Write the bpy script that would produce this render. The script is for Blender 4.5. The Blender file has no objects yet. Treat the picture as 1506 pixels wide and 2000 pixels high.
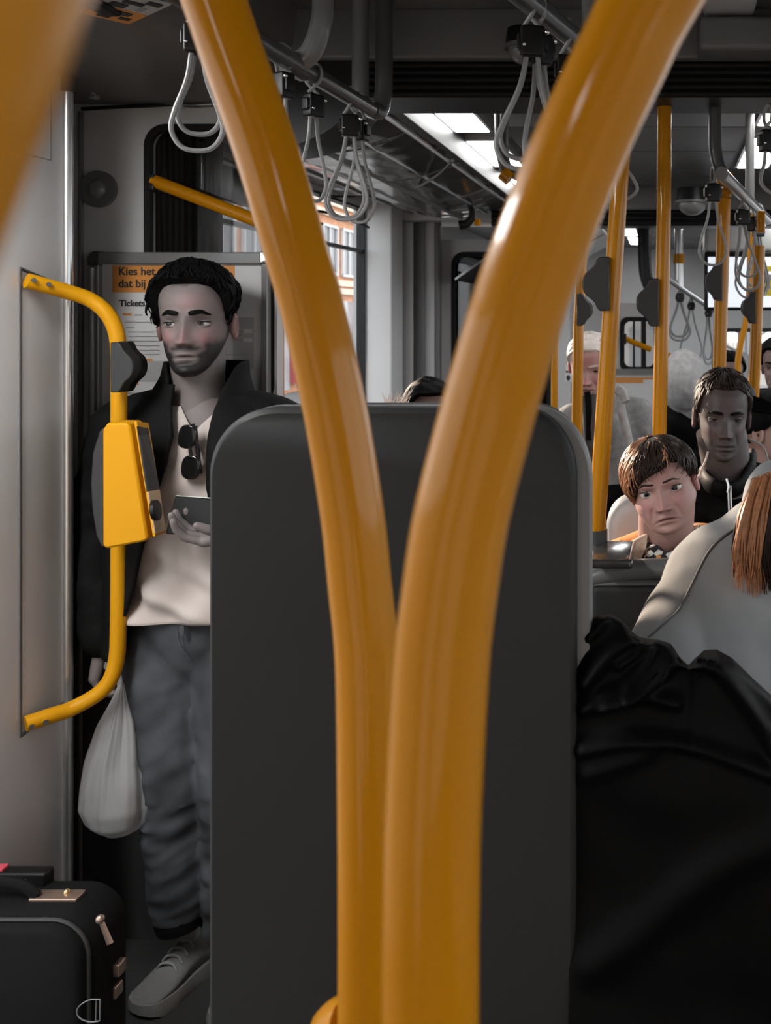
import bpy, bmesh, math, random
import numpy as np
from mathutils import Vector, Matrix, Euler
random.seed(7); np.random.seed(7)
S = bpy.context.scene
COL = S.collection
# ------------------------------------------------------------------ camera
F, CX, HY, CZ = 1800.0, 1300.0, 620.0, 1.60      # focal length in px, vanishing point, eye height
cam = bpy.data.cameras.new('camera'); camo = bpy.data.objects.new('camera', cam); COL.objects.link(camo)
camo.location = (0, 0, CZ); camo.rotation_euler = (math.pi / 2, 0, 0)
cam.sensor_fit = 'VERTICAL'; cam.sensor_height = 36; cam.lens = 36 * F / 2000
cam.shift_x = -(CX - 753) / 2000; cam.shift_y = -(1000 - HY) / 2000
cam.clip_start = .02
cam.dof.use_dof = True; cam.dof.focus_distance = 1.7; cam.dof.aperture_fstop = 9
S.camera = camo
# ------------------------------------------------------------------ world, sun, exposure
W = bpy.data.worlds.new('world'); S.world = W; W.use_nodes = True
bg = W.node_tree.nodes['Background']; bg.inputs[0].default_value = (.93, .965, 1, 1); bg.inputs[1].default_value = 1.7
sl = bpy.data.lights.new('sun', 'SUN'); sl.energy = 7; sl.angle = .009; sl.color = (1, .80, .62)
so = bpy.data.objects.new('sun', sl); COL.objects.link(so)
so.rotation_euler = Vector((-.66, .75, .26)).to_track_quat('Z', 'Y').to_euler(); so.location = (-6, 5, 4)
S.view_settings.view_transform = 'Standard'; S.view_settings.look = 'None'
S.view_settings.gamma = 1; S.view_settings.use_curve_mapping = False; S.view_settings.exposure = 0.95
LAMP = 8.0
S.cycles.max_bounces = 6; S.cycles.diffuse_bounces = 3; S.cycles.glossy_bounces = 3; S.cycles.use_light_tree = False; S.cycles.use_adaptive_sampling = True; S.cycles.adaptive_threshold = .08
# ------------------------------------------------------------------ helpers
def P(x, y, d):
    return Vector(((x - CX) / F * d, d, CZ - (y - HY) / F * d))
def lerp(a, b, t): return a + (b - a) * t
MATS = {}
def mat(name, col, rough=.5, metal=0, var=.08, scale=30, bump=0, bscale=200, coat=0, spec=.5, emis=0, sheen=0):
    if name in MATS: return MATS[name]
    m = bpy.data.materials.new(name); m.use_nodes = True; nt = m.node_tree; n = nt.nodes; b = n['Principled BSDF']
    if isinstance(col, (int, float)): col = (col, col, col)
    tc = n.new('ShaderNodeTexCoord'); no = n.new('ShaderNodeTexNoise'); no.inputs['Scale'].default_value = scale; no.inputs['Detail'].default_value = 1
    nt.links.new(tc.outputs['Object'], no.inputs['Vector'])
    mx = n.new('ShaderNodeMix'); mx.data_type = 'RGBA'
    mx.inputs[6].default_value = tuple(max(0, c * (1 - var)) for c in col) + (1,)
    mx.inputs[7].default_value = tuple(min(1, c * (1 + var)) for c in col) + (1,)
    nt.links.new(no.outputs['Fac'], mx.inputs[0]); nt.links.new(mx.outputs[2], b.inputs['Base Color'])
    b.inputs['Roughness'].default_value = rough; b.inputs['Metallic'].default_value = metal
    b.inputs['Specular IOR Level'].default_value = spec
    b.inputs['Coat Weight'].default_value = coat; b.inputs['Coat Roughness'].default_value = .08
    if sheen: b.inputs['Sheen Weight'].default_value = sheen
    if bump:
        n2 = n.new('ShaderNodeTexNoise'); n2.inputs['Scale'].default_value = bscale; n2.inputs['Detail'].default_value = 1
        nt.links.new(tc.outputs['Object'], n2.inputs['Vector'])
        bp = n.new('ShaderNodeBump'); bp.inputs['Strength'].default_value = bump; bp.inputs['Distance'].default_value = .002
        nt.links.new(n2.outputs['Fac'], bp.inputs['Height']); nt.links.new(bp.outputs[0], b.inputs['Normal'])
    if emis:
        b.inputs['Emission Color'].default_value = (1, .995, .985, 1); b.inputs['Emission Strength'].default_value = emis
    MATS[name] = m
    return m
def attr_mat(name, rough=.55, spec=.4, bump=.15, bscale=500):
    m = mat(name, .5, rough, bump=bump, bscale=bscale, spec=spec); nt = m.node_tree
    a = nt.nodes.new('ShaderNodeAttribute'); a.attribute_name = 'tint'
    nt.links.new(a.outputs['Color'], nt.nodes['Principled BSDF'].inputs['Base Color'])
    return m
def glass_mat(name, tint=.96, refl=.07, rough=.02):
    m = bpy.data.materials.new(name); m.use_nodes = True; nt = m.node_tree; n = nt.nodes
    n.remove(n['Principled BSDF']); o = n['Material Output']
    t = n.new('ShaderNodeBsdfTransparent'); t.inputs[0].default_value = (tint, tint, tint, 1)
    g = n.new('ShaderNodeBsdfGlossy'); g.inputs['Roughness'].default_value = rough
    mx = n.new('ShaderNodeMixShader'); mx.inputs[0].default_value = refl
    nt.links.new(t.outputs[0], mx.inputs[1]); nt.links.new(g.outputs[0], mx.inputs[2]); nt.links.new(mx.outputs[0], o.inputs[0])
    MATS[name] = m
    return m
YEL = mat('yellow_paint', (.43, .17, .0008), .34, var=.03, scale=3, coat=.34, spec=.1)
YELF = mat('yellow_plastic', (.60, .275, .004), .42, var=.03, scale=3, spec=.2)
G_WALL = mat('wall_grey', .46, .42, var=.05, scale=4, bump=.05, bscale=300)
G_PILLAR = mat('pillar_grey', .60, .45, var=.05, scale=3, bump=.05, bscale=300)
G_MID = mat('mid_grey', .12, .45, var=.06, scale=6)
G_DARK = mat('dark_grey', .04, .5, var=.1, scale=6)
G_CEIL = mat('ceiling_grey', .10, .4, var=.12, scale=3)
G_BLACK = mat('black_plastic', .005, .4, spec=.3, var=.1)
G_RUB = mat('rubber_black', .007, .6, spec=.2, var=.1)
G_BTN = mat('button_grey', .016, .5, var=.05)
STEEL = mat('satin_steel', .62, .28, .9, var=.06, scale=12)
STEEL_D = mat('dark_tube_paint', .05, .35, var=.06, coat=.2)
STEEL_G = mat('grey_tube_paint', .16, .3, var=.06, coat=.3)
CHROME = mat('chrome', .75, .12, 1, var=.03)
SEATV = mat('seat_vinyl', .016, .6, spec=.25, var=.12, scale=5, bump=.12, bscale=700)
SEATL = mat('seat_piping', .16, .5, var=.06)
FLOORM = mat('floor_vinyl', .035, .6, var=.25, scale=60, bump=.1)
WHITE = mat('white_paper', .60, .5, var=.03)
ORANGEP = mat('orange_print', (.62, .25, .05), .5, var=.05)
INK = mat('ink', .02, .6)
INKG = mat('grey_ink', .28, .6)
STRAPM = mat('strap_grey', .24, .42, var=.08, scale=60)
GLASS = glass_mat('window_glass'); GLASS_D = glass_mat('tinted_glass', .62, .05)
SKIN = attr_mat('skin')
EYEW = attr_mat('eye', .12, .6, 0)
CLOTH_BLACK = mat('black_cloth', .0017, .55, var=.2, scale=40, bump=.2, bscale=900, spec=.075)
CLOTH_NAVY = mat('dark_jacket', .0055, .75, var=.15, scale=30, bump=.25, bscale=900, spec=.12)
TEE = mat('tee_cream', (.54, .475, .44), .85, var=.05, scale=20, bump=.2, bscale=900, spec=.2)
DENIM = mat('denim', (.062, .066, .073), .85, var=.95, scale=11, bump=.4, bscale=1200, spec=.2)
SWEAT = mat('grey_sweatshirt', (.27, .275, .28), .9, var=.07, scale=30, bump=.3, bscale=1000, spec=.15)
HAIRB = mat('black_hair', .004, .65, var=.3, scale=80, spec=.07)
HAIRBR = mat('brown_hair', (.020, .011, .008), .5, var=.5, scale=90, spec=.2)
HAIRL = mat('sunlit_hair', (.34, .15, .07), .5, var=.5, scale=120, spec=.3)  # brown hair with sunlight put into its colour
HAIRW = mat('white_hair', (.62, .56, .52), .5, var=.2, scale=120)
HAIRBL = mat('blond_hair', (.62, .47, .38), .5, var=.2, scale=120)

def sm(x, a, b):
    t = np.clip((np.asarray(x, float) - a) / (b - a), 0, 1); return t * t * (3 - 2 * t)
def wav(p, f, seed, n=5):
    """smooth pseudo noise in [-1,1] for an (N,3) array"""
    r = np.random.RandomState(seed); out = np.zeros(len(p)); q = p.copy()
    for k in range(n):
        d = r.normal(size=3); d /= np.linalg.norm(d)
        fr = f * (1 + .55 * k)
        w = np.sin(q @ d * fr + r.rand() * 6.28); out += w / (1 + .5 * k)
        q = q + .35 / fr * np.stack([np.sin(q[:, 1] * fr * .7 + k), np.sin(q[:, 2] * fr * .8 + 2 * k), np.sin(q[:, 0] * fr * .6 + k)], 1)
    return out / 2.4

class MB:
    def __init__(s): s.v = []; s.f = []; s.mi = []
    def add(s, vs, fs, m=0):
        o = len(s.v); s.v += [tuple(map(float, v)) for v in vs]; s.f += [tuple(i + o for i in f) for f in fs]; s.mi += [m] * len(fs); return s
    def box(s, a, b, m=0, bev=0):
        x0, y0, z0 = [min(a[i], b[i]) for i in range(3)]; x1, y1, z1 = [max(a[i], b[i]) for i in range(3)]
        if bev <= 0:
            s.add([(x0, y0, z0), (x1, y0, z0), (x1, y1, z0), (x0, y1, z0), (x0, y0, z1), (x1, y0, z1), (x1, y1, z1), (x0, y1, z1)],
                  [(0, 3, 2, 1), (4, 5, 6, 7), (0, 1, 5, 4), (1, 2, 6, 5), (2, 3, 7, 6), (3, 0, 4, 7)], m)
        else:
            bm = bmesh.new(); bmesh.ops.create_cube(bm, size=1)
            for v in bm.verts: v.co = Vector((lerp(x0, x1, v.co.x + .5), lerp(y0, y1, v.co.y + .5), lerp(z0, z1, v.co.z + .5)))
            bmesh.ops.bevel(bm, geom=list(bm.edges), offset=bev, segments=3, affect='EDGES', profile=.6)
            bm.verts.index_update()
            s.add([v.co for v in bm.verts], [[v.index for v in f.verts] for f in bm.faces], m); bm.free()
        return s
    def tube(s, pts, r, seg=16, m=0, cap=True, flat=1.0, up=None):
        pts = [Vector(p) for p in pts]; n = len(pts); rs = r if hasattr(r, '__len__') else [r] * n
        T = [(pts[min(i + 1, n - 1)] - pts[max(i - 1, 0)]).normalized() for i in range(n)]
        a = Vector(up) if up is not None else (Vector((0, 1, 0)) if abs(T[0].y) < .9 else Vector((1, 0, 0)))
        N = (a - T[0] * a.dot(T[0])).normalized(); vs = []
        for i in range(n):
            N = (N - T[i] * N.dot(T[i])).normalized(); B = T[i].cross(N)
            for k in range(seg):
                t = 2 * math.pi * k / seg; vs.append(pts[i] + N * (math.cos(t) * rs[i] * flat) + B * (math.sin(t) * rs[i]))
        fs = [(i * seg + k, i * seg + (k + 1) % seg, (i + 1) * seg + (k + 1) % seg, (i + 1) * seg + k) for i in range(n - 1) for k in range(seg)]
        if cap: fs += [tuple(range(seg - 1, -1, -1)), tuple((n - 1) * seg + k for k in range(seg))]
        return s.add(vs, fs, m)
    def ball(s, c, r, rot=None, m=0, nu=20, nv=12):
        r = r if hasattr(r, '__len__') else (r, r, r); R = rot.to_matrix() if rot else Matrix.Identity(3); c = Vector(c)
        vs = [c + R @ Vector((0, 0, r[2]))]
        for i in range(1, nv):
            t = math.pi * i / nv
            for k in range(nu):
                p = 2 * math.pi * k / nu; vs.append(c + R @ Vector((r[0] * math.sin(t) * math.cos(p), r[1] * math.sin(t) * math.sin(p), r[2] * math.cos(t))))
        vs.append(c + R @ Vector((0, 0, -r[2]))); L = len(vs) - 1
        fs = [(0, 1 + k, 1 + (k + 1) % nu) for k in range(nu)]
        fs += [(1 + i * nu + k, 1 + (i + 1) * nu + k, 1 + (i + 1) * nu + (k + 1) % nu, 1 + i * nu + (k + 1) % nu) for i in range(nv - 2) for k in range(nu)]
        fs += [(L, 1 + (nv - 2) * nu + (k + 1) % nu, 1 + (nv - 2) * nu + k) for k in range(nu)]
        return s.add(vs, fs, m)
    def cap(s, a, b, ra, rb, m=0, flat=1.0):
        """tapered capsule"""
        a, b = Vector(a), Vector(b); d = (b - a).normalized(); pts = []; rs = []
        for k in range(5): t = math.pi / 2 * (1 - k / 4); pts.append(a - d * ra * math.sin(t)); rs.append(max(1e-4, ra * math.cos(t)))
        for k in range(1, 5): pts.append(a.lerp(b, k / 5)); rs.append(lerp(ra, rb, k / 5))
        for k in range(5): t = math.pi / 2 * k / 4; pts.append(b + d * rb * math.sin(t)); rs.append(max(1e-4, rb * math.cos(t)))
        return s.tube(pts, rs, 18, m, True, flat)
    def chain(s, pts, rs, m=0, flat=1.0):
        for i in range(len(pts) - 1): s.cap(pts[i], pts[i + 1], rs[i], rs[i + 1], m, flat)
        return s
    def prism(s, poly, a, b, m=0):
        """extrude a polygon given in XZ between two Y values"""
        n = len(poly); vs = [(x, a, z) for x, z in poly] + [(x, b, z) for x, z in poly]
        return s.add(vs, [tuple(range(n)), tuple(range(2 * n - 1, n - 1, -1))] + [(i, i + n, (i + 1) % n + n, (i + 1) % n) for i in range(n)], m)
    def rings(s, rings, m=0, closed=True, caps=(True, True)):
        n = len(rings[0]); vs = [v for r in rings for v in r]
        fs = [(i * n + k, i * n + (k + 1) % n, (i + 1) * n + (k + 1) % n, (i + 1) * n + k) for i in range(len(rings) - 1) for k in range(n if closed else n - 1)]
        if caps[0]: fs.append(tuple(range(n - 1, -1, -1)))
        if caps[1]: fs.append(tuple((len(rings) - 1) * n + k for k in range(n)))
        return s.add(vs, fs, m)
    def plate(s, x0, x1, z0, z1, hx0, hx1, hz0, hz1, r, y0, y1, m=0):
        """slab in XZ (y0 front, y1 back) with a rounded-rectangle hole"""
        N = 10; inner = []
        for (cx, cz, a0) in ((hx1 - r, hz1 - r, 0), (hx0 + r, hz1 - r, 90), (hx0 + r, hz0 + r, 180), (hx1 - r, hz0 + r, 270)):
            for k in range(N + 1): t = math.radians(a0 + 90 * k / N); inner.append((cx + r * math.cos(t), cz + r * math.sin(t)))
        outer = []
        for q in range(4):
            for k in range(N + 1):
                t = k / N
                c = [(x1, z1), (x0, z1), (x0, z0), (x1, z0)][q]; ix, iz = inner[q * (N + 1) + k]
                h = t < .5
                if q == 0: o = (x1, lerp(iz, z1, min(1, t * 2))) if h else (lerp(x1, ix, (t - .5) * 2), z1)
                elif q == 1: o = (lerp(ix, x0, min(1, t * 2)), z1) if h else (x0, lerp(z1, iz, (t - .5) * 2))
                elif q == 2: o = (x0, lerp(iz, z0, min(1, t * 2))) if h else (lerp(x0, ix, (t - .5) * 2), z0)
                else: o = (lerp(ix, x1, min(1, t * 2)), z0) if h else (x1, lerp(z0, iz, (t - .5) * 2))
                outer.append(o)
        R = [[(x, y0, z) for x, z in outer], [(x, y0, z) for x, z in inner], [(x, y1, z) for x, z in inner], [(x, y1, z) for x, z in outer]]
        n = len(inner); vs = [v for q in R for v in q]
        fs = [(i * n + k, ((i + 1) % 4) * n + k, ((i + 1) % 4) * n + (k + 1) % n, i * n + (k + 1) % n) for i in range(4) for k in range(n)]
        return s.add(vs, fs, m)
    def rframe(s, x0, x1, z0, z1, r0, w, r1, y0, y1, m=0):
        def rr(a, b, c, d, r):
            p = []
            for (cx, cz, a0) in ((b - r, d - r, 0), (a + r, d - r, 90), (a + r, c + r, 180), (b - r, c + r, 270)):
                for k in range(9): t = math.radians(a0 + 90 * k / 8); p.append((cx + r * math.cos(t), cz + r * math.sin(t)))
            return p
        o, i = rr(x0, x1, z0, z1, r0), rr(x0 + w, x1 - w, z0 + w, z1 - w, r1); n = len(o)
        R = [[(x, y0, z) for x, z in o], [(x, y0, z) for x, z in i], [(x, y1, z) for x, z in i], [(x, y1, z) for x, z in o]]
        return s.add([v for q in R for v in q], [(i_ * n + k, ((i_ + 1) % 4) * n + k, ((i_ + 1) % 4) * n + (k + 1) % n, i_ * n + (k + 1) % n) for i_ in range(4) for k in range(n)], m)
    def mesh(s, name):
        me = bpy.data.meshes.new(name); me.from_pydata(s.v, [], s.f); me.polygons.foreach_set('material_index', s.mi)
        me.validate(); me.update(); return me

def fixn(me):
    bm = bmesh.new(); bm.from_mesh(me); bmesh.ops.recalc_face_normals(bm, faces=bm.faces); bm.to_mesh(me); bm.free(); return me
def obj(name, me, mats, parent=None, smooth=True, ang=40, bevel=0, fix=True):
    if isinstance(me, MB): me = me.mesh(name)
    if fix: fixn(me)
    if not isinstance(mats, (list, tuple)): mats = [mats]
    me.materials.clear()
    for m in mats: me.materials.append(m)
    o = bpy.data.objects.new(name, me); COL.objects.link(o)
    if parent is not None:
        o.parent = parent
        q = parent; L = Vector((0, 0, 0))
        while q is not None: L = L + q.location; q = q.parent
        o.location = -L
    if smooth:
        me.polygons.foreach_set('use_smooth', [True] * len(me.polygons))
        try: me.set_sharp_from_angle(angle=math.radians(ang))
        except Exception: pass
    if bevel:
        b = o.modifiers.new('bevel', 'BEVEL'); b.width = bevel; b.segments = 2; b.limit_method = 'ANGLE'
    return o
def tag(o, label, cat, group=None, kind=None):
    o['label'] = label; o['category'] = cat
    if group: o['group'] = group
    if kind: o['kind'] = kind
    return o
def thing(name, label, cat, loc=(0, 0, 0), group=None):
    o = bpy.data.objects.new(name, None); COL.objects.link(o); o.location = loc; o.empty_display_size = .05
    return tag(o, label, cat, group)
def struct(name, me, mats, **k):
    o = obj(name, me, mats, **k); o['kind'] = 'structure'; return o
def baked(mb, voxel, smooth=4, disp=None):
    """voxel-remesh a union of closed shapes into one continuous surface"""
    me = mb.mesh('tmp') if isinstance(mb, MB) else mb
    o = bpy.data.objects.new('tmp', me); COL.objects.link(o)
    r = o.modifiers.new('r', 'REMESH'); r.mode = 'VOXEL'; r.voxel_size = voxel
    if smooth: q = o.modifiers.new('s', 'SMOOTH'); q.factor = .5; q.iterations = smooth
    dg = bpy.context.evaluated_depsgraph_get(); me2 = bpy.data.meshes.new_from_object(o.evaluated_get(dg))
    bpy.data.objects.remove(o); bpy.data.meshes.remove(me)
    if disp is not None: displace(me2, disp)
    return me2
def vco(me):
    a = np.empty(len(me.vertices) * 3); me.vertices.foreach_get('co', a); return a.reshape(-1, 3)
def displace(me, fn):
    c = vco(me); n = np.empty(len(c) * 3); me.vertices.foreach_get('normal', n); n = n.reshape(-1, 3)
    c = c + n * fn(c)[:, None]; me.vertices.foreach_set('co', c.ravel()); me.update(); return me
def tint(me, cols):
    a = me.color_attributes.new('tint', 'FLOAT_COLOR', 'POINT'); c = np.ones((len(cols), 4)); c[:, :3] = cols
    a.data.foreach_set('color', c.ravel())
def spline(pts, n=8):
    """Catmull-Rom through points"""
    p = [Vector(q) for q in pts]; p = [p[0] * 2 - p[1]] + p + [p[-1] * 2 - p[-2]]; out = []
    for i in range(1, len(p) - 2):
        for k in range(n):
            t = k / n; a, b, c, d = p[i - 1], p[i], p[i + 1], p[i + 2]
            out.append(.5 * ((2 * b) + (c - a) * t + (2 * a - 5 * b + 4 * c - d) * t * t + (3 * b - a - 3 * c + d) * t ** 3))
    out.append(p[-2]); return out
def text(name, s, size, loc, m, parent, ext=.0006, bold=0):
    cu = bpy.data.curves.new(name, 'FONT'); cu.body = s; cu.size = size; cu.extrude = ext; cu.offset = bold
    o = bpy.data.objects.new(name, cu); COL.objects.link(o); o.rotation_euler = (math.pi / 2, 0, 0); o.location = loc
    dg = bpy.context.evaluated_depsgraph_get(); dg.update()
    me = bpy.data.meshes.new_from_object(o.evaluated_get(dg)); me.transform(Matrix.Translation(loc) @ Euler((math.pi / 2, 0, 0)).to_matrix().to_4x4())
    bpy.data.objects.remove(o)
    return obj(name, me, m, parent, smooth=False, fix=False)
# ------------------------------------------------------------------ the tram: floor, walls, ceiling
XL, XR, YB, YE = -1.65, 1.35, -1.6, 9.5
struct('floor', MB().box((XL - .1, YB - .1, -.08), (XR + .1, YE + .1, 0)), FLOORM, smooth=False)
def wall_x(name, xa, xb, zt, openings, m):
    mb = MB(); y = YB - .1
    for (y0, y1, z0, z1) in openings:
        mb.box((xa, y, 0), (xb, y0, zt)); mb.box((xa, y0, 0), (xb, y1, z0)); mb.box((xa, y0, z1), (xb, y1, zt)); y = y1
    mb.box((xa, y, 0), (xb, YE + .1, zt))
    return struct(name, mb, m, smooth=False)
OL = [(-1.2, 1.75, .25, 2.02), (3.2, 5.078, .85, 2.20), (6.1, 8.8, .85, 2.15)]
OR = [(-1.3, 1.5, .95, 2.05), (1.7, 4.7, .95, 2.05), (5.4, 9.0, .95, 2.05)]
wall_x('wall_left', XL - .07, XL, 2.4, OL, G_WALL)
wall_x('wall_right', XR, XR + .07, 2.4, OR, G_WALL)
struct('wall_back', MB().box((XL, YB - .07, 0), (XR, YB, 2.4)), G_WALL, smooth=False)
n_w = 0
def side_window(x, y0, y1, z0, z1, mull):
    global n_w
    n_w += 1; t = bpy.data.objects.new('window_%d' % n_w, None); COL.objects.link(t); t['kind'] = 'structure'; t.location = (x, y0, z0)
    f = MB(); w = .03 if y0 != 3.2 else .012
    f.box((x - .03, y0, z0), (x + .015, y0 + w, z1)); f.box((x - .03, y1 - w, z0), (x + .015, y1, z1))
    f.box((x - .03, y0, z0), (x + .015, y1, z0 + w)); f.box((x - .03, y0, z1 - w), (x + .015, y1, z1))
    for (ya, yb, za, zb) in mull: f.box((x - .02, ya, za), (x + .01, yb, zb))
    obj('window_frame', f, G_BLACK, t, smooth=False)
    obj('pane', MB().box((x - .012, y0 + w, z0 + w), (x - .006, y1 - w, z1 - w)), GLASS, t, smooth=False)
    return t
side_window(XL - .02, *OL[0], [(.25, .32, .25, 2.02)])
wB = side_window(XL - .02, *OL[1], [(3.21, 5.07, 1.955, 1.972)])
side_window(XL - .02, *OL[2], [(7.4, 7.45, .85, 2.15)])
for q in OR: side_window(XR + .04, *q, [((q[0] + q[1]) / 2 - .02, (q[0] + q[1]) / 2 + .02, q[2], q[3])])
obj('blind', MB().box((XL - .02, 3.24, 2.04), (XL + .005, 4.02, 2.17)), G_BLACK, wB, smooth=False)
# end wall with a rear window
struct('wall_end', MB().plate(XL, XR, 0, 2.4, .58, 1.24, .66, 1.47, .05, YE, YE + .07), G_WALL)
t = bpy.data.objects.new('window_%d' % (n_w + 1), None); COL.objects.link(t); t['kind'] = 'structure'; t.location = (.9, YE, .66)
obj('pane', MB().box((.57, YE + .03, .65), (1.25, YE + .036, 1.48)), GLASS, t, smooth=False)
obj('window_frame', MB().plate(.56, 1.26, .64, 1.49, .6, 1.22, .68, 1.45, .05, YE - .02, YE + .02), G_BLACK, t)
# ceiling: main slab, lower vestibule soffit and panels
ce = struct('ceiling', MB().box((XL - .1, YB - .1, 2.32), (XR + .1, YE + .1, 2.40)), G_CEIL, smooth=False)
mb = MB(); prof = [(XL, 2.15), (-1.02, 2.15), (-.95, 2.16), (-.90, 2.19), (-.87, 2.24), (-.86, 2.32), (XL, 2.32)]
mb.prism([(x, z) for x, z in prof], YB, 2.42)
struct('ceiling_vestibule', mb, G_CEIL, ang=50)
for i, y in enumerate(np.arange(2.40, 4.9, .5)):          # ceiling panels between the two light strips
    obj('panel', MB().box((-.60, y, 2.302), (.30, y + .492, 2.322), bev=.004), G_CEIL, ce)
for i, y in enumerate(np.arange(-1.5, 2.1, .6)):
    obj('panel', MB().box((-.60, y, 2.302), (.30, y + .592, 2.322), bev=.004), G_CEIL, ce)
for y in np.arange(5.3, 9.3, .7):
    obj('panel', MB().box((-.20, y, 2.302), (.60, y + .69, 2.322), bev=.004), G_CEIL, ce)
# ceiling lamps (long strips on both sides)
LAMPM = mat('lamp_diffuser', .9, .4, emis=LAMP)
LAMP_ADDED = mat('added_lamp_diffuser', .9, .4, emis=LAMP * 2.6)  # stronger glow for the added, unseen lamp over the door
def lamp(x0, x1, y0, y1, label, z=2.302):
    t = thing('ceiling_light', label, 'light', ((x0 + x1) / 2, (y0 + y1) / 2, z), 'ceiling lights of the tram')
    obj('diffuser', MB().box((x0, y0, z - .006), (x1, y1, z + .016), bev=.004), LAMPM if z > 2.2 else LAMP_ADDED, t)
    fr = MB(); e = .012; zt = 2.322 if z > 2.2 else z + .004
    fr.box((x0 - e, y0 - e, z - .004), (x0, y1 + e, zt)).box((x1, y0 - e, z - .004), (x1 + e, y1 + e, zt)).box((x0, y0 - e, z - .004), (x1, y0, zt)).box((x0, y1, z - .004), (x1, y1 + e, zt))
    obj('frame', fr, STEEL, t, smooth=False)
lamp(-.79, -.66, 2.88, 3.46, 'bright ceiling light nearest behind the dark ceiling beam, above the chrome strip')
lamp(-.79, -.66, 3.66, 4.26, 'bright ceiling light second behind the dark beam, partly behind the thick yellow pole')
lamp(-.79, -.66, 4.46, 4.95, 'third ceiling light behind the dark beam, hidden by the thick yellow pole')
lamp(.335, .475, 2.75, 3.35, 'bright ceiling light at the right edge above the hanging straps')
lamp(.335, .475, 3.6, 4.3, 'ceiling light behind the one at the right edge of the picture')
lamp(.335, .475, -1.3, -.7, 'ceiling light over the seats behind the photographer')
lamp(-.79, -.66, -1.3, -.7, 'ceiling light over the aisle behind the photographer')
lamp(-1.36, -1.14, .35, 1.45, 'added fill light over the door, unseen above the upper left', 2.146)  # unseen lamp added to brighten the pillar, partition and standing man
lamp(-.40, -.24, 7.0, 7.85, 'ceiling light in the far tram section, left of the yellow pole with button')
lamp(-.33, -.19, 8.05, 8.8, 'farthest ceiling light in the rear tram section')
lamp(.72, .86, 5.6, 6.6, 'ceiling light in the rear section above the bright screen')
# articulation beams
def beam(name, y, x0, x1, zt, zm, zb, n):
    t = bpy.data.objects.new(name, None); COL.objects.link(t); t['kind'] = 'structure'; t.location = (x0, y, zb)
    obj('fascia', MB().box((x0, y, zm), (x1, y + .2, 2.325), bev=.008), G_MID, t)
    obj('core', MB().box((x0, y + .03, zb), (x1, y + .2, zm)), G_BLACK, t, smooth=False)
    for i in range(n):
        z = lerp(zb, zm, i / n); h = (zm - zb) / n
        obj('rib', MB().tube([(x0, y + .03, z + h / 2), (x1, y + .03, z + h / 2)], h * .48, 10), G_RUB, t)
    return t
beam('trim_1', 2.15, -.90, XR, 2.30, 2.205, 2.12, 5)
beam('trim_2', 5.0, -.95, XR, 2.28, 2.185, 2.10, 3)
struct('trim_3', MB().box((.075, 2.06, 2.20), (XR, 2.16, 2.275), bev=.012), G_MID)
struct('trim_4', MB().box((.085, 1.86, 2.285), (.20, 2.10, 2.325), bev=.01), G_WALL)
# dark rounded cheek under the beam
mb = MB(); pts = [(-.94, 2.30)] + [(-.94 + .235 * math.cos(a), 2.19 + .19 * math.sin(a)) for a in np.linspace(-math.pi / 2, 0, 14)] + [(-.705, 2.30)]
mb.prism(pts, 2.17, 2.34); struct('trim_5', mb, G_BLACK, ang=50)
# cove on the window side: bright satin panels with long ridges
cv = bpy.data.objects.new('ceiling_cove', None); COL.objects.link(cv); cv['kind'] = 'structure'; cv.location = (-1.2, 2.4, 2.2)
COVEM = mat('cove_metal', .40, .16, .85, var=.6, scale=9, bump=.5, bscale=22)
def covep(u): return (lerp(-.80, XL, u), 2.235 - .10 * math.sin(math.pi * min(1, u * 1.1)) * (1 - .3 * u))
for i in range(4):
    y0 = 2.36 + i * .66; nu_, nv_ = 40, 40; g_ = np.array([[(covep(k / nu_)[0], y0 + .652 * q / nv_, covep(k / nu_)[1]) for q in range(nv_ + 1)] for k in range(nu_ + 1)]).reshape(-1, 3)
    g_[:, 2] += .006 * wav(g_ * np.array((1, .45, 1)), 28, 70 + i)
    o = obj('panel', MB().add(g_, [(a * (nv_ + 1) + q, a * (nv_ + 1) + q + 1, (a + 1) * (nv_ + 1) + q + 1, (a + 1) * (nv_ + 1) + q) for a in range(nu_) for q in range(nv_)]), COVEM, cv, ang=180)
    s_ = o.modifiers.new('s', 'SOLIDIFY'); s_.thickness = .01
for u, r in ((.05, .016), (.2, .012), (.36, .018), (.52, .012), (.68, .016)):
    x, z = covep(u); obj('ridge', MB().tube([(x, 2.36, z - .004), (x, 5.0, z - .004)], r, 10, flat=.5), STEEL if u < .1 else G_MID if u in (.36, .68) else STEEL, cv)
obj('side_strip', MB().box((-.83, 2.36, 2.215), (-.795, 5.0, 2.32), bev=.004), G_DARK, cv)
cv2 = bpy.data.objects.new('ceiling_cove_rear', None); COL.objects.link(cv2); cv2['kind'] = 'structure'; cv2.location = (-.5, 5.3, 2.2)
for i in range(3):
    y0 = 5.25 + i * .9; R = []
    for k in range(9):
        u = k / 8; x = lerp(-.42, -1.2, u) + i * .02; z = 2.26 - .45 * u ** 1.2; R.append([(x, y0, z), (x, y0 + .89, z), (x, y0 + .89, z + .015), (x, y0, z + .015)])
    obj('panel', MB().rings(R), COVEM, cv2)
for dz in (0, .03): obj('ridge', MB().tube([(-.43 - dz, 5.25, 2.25 - dz), (-.40 - dz, 7.9, 2.25 - dz)], .012, 8), STEEL, cv2)
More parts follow.
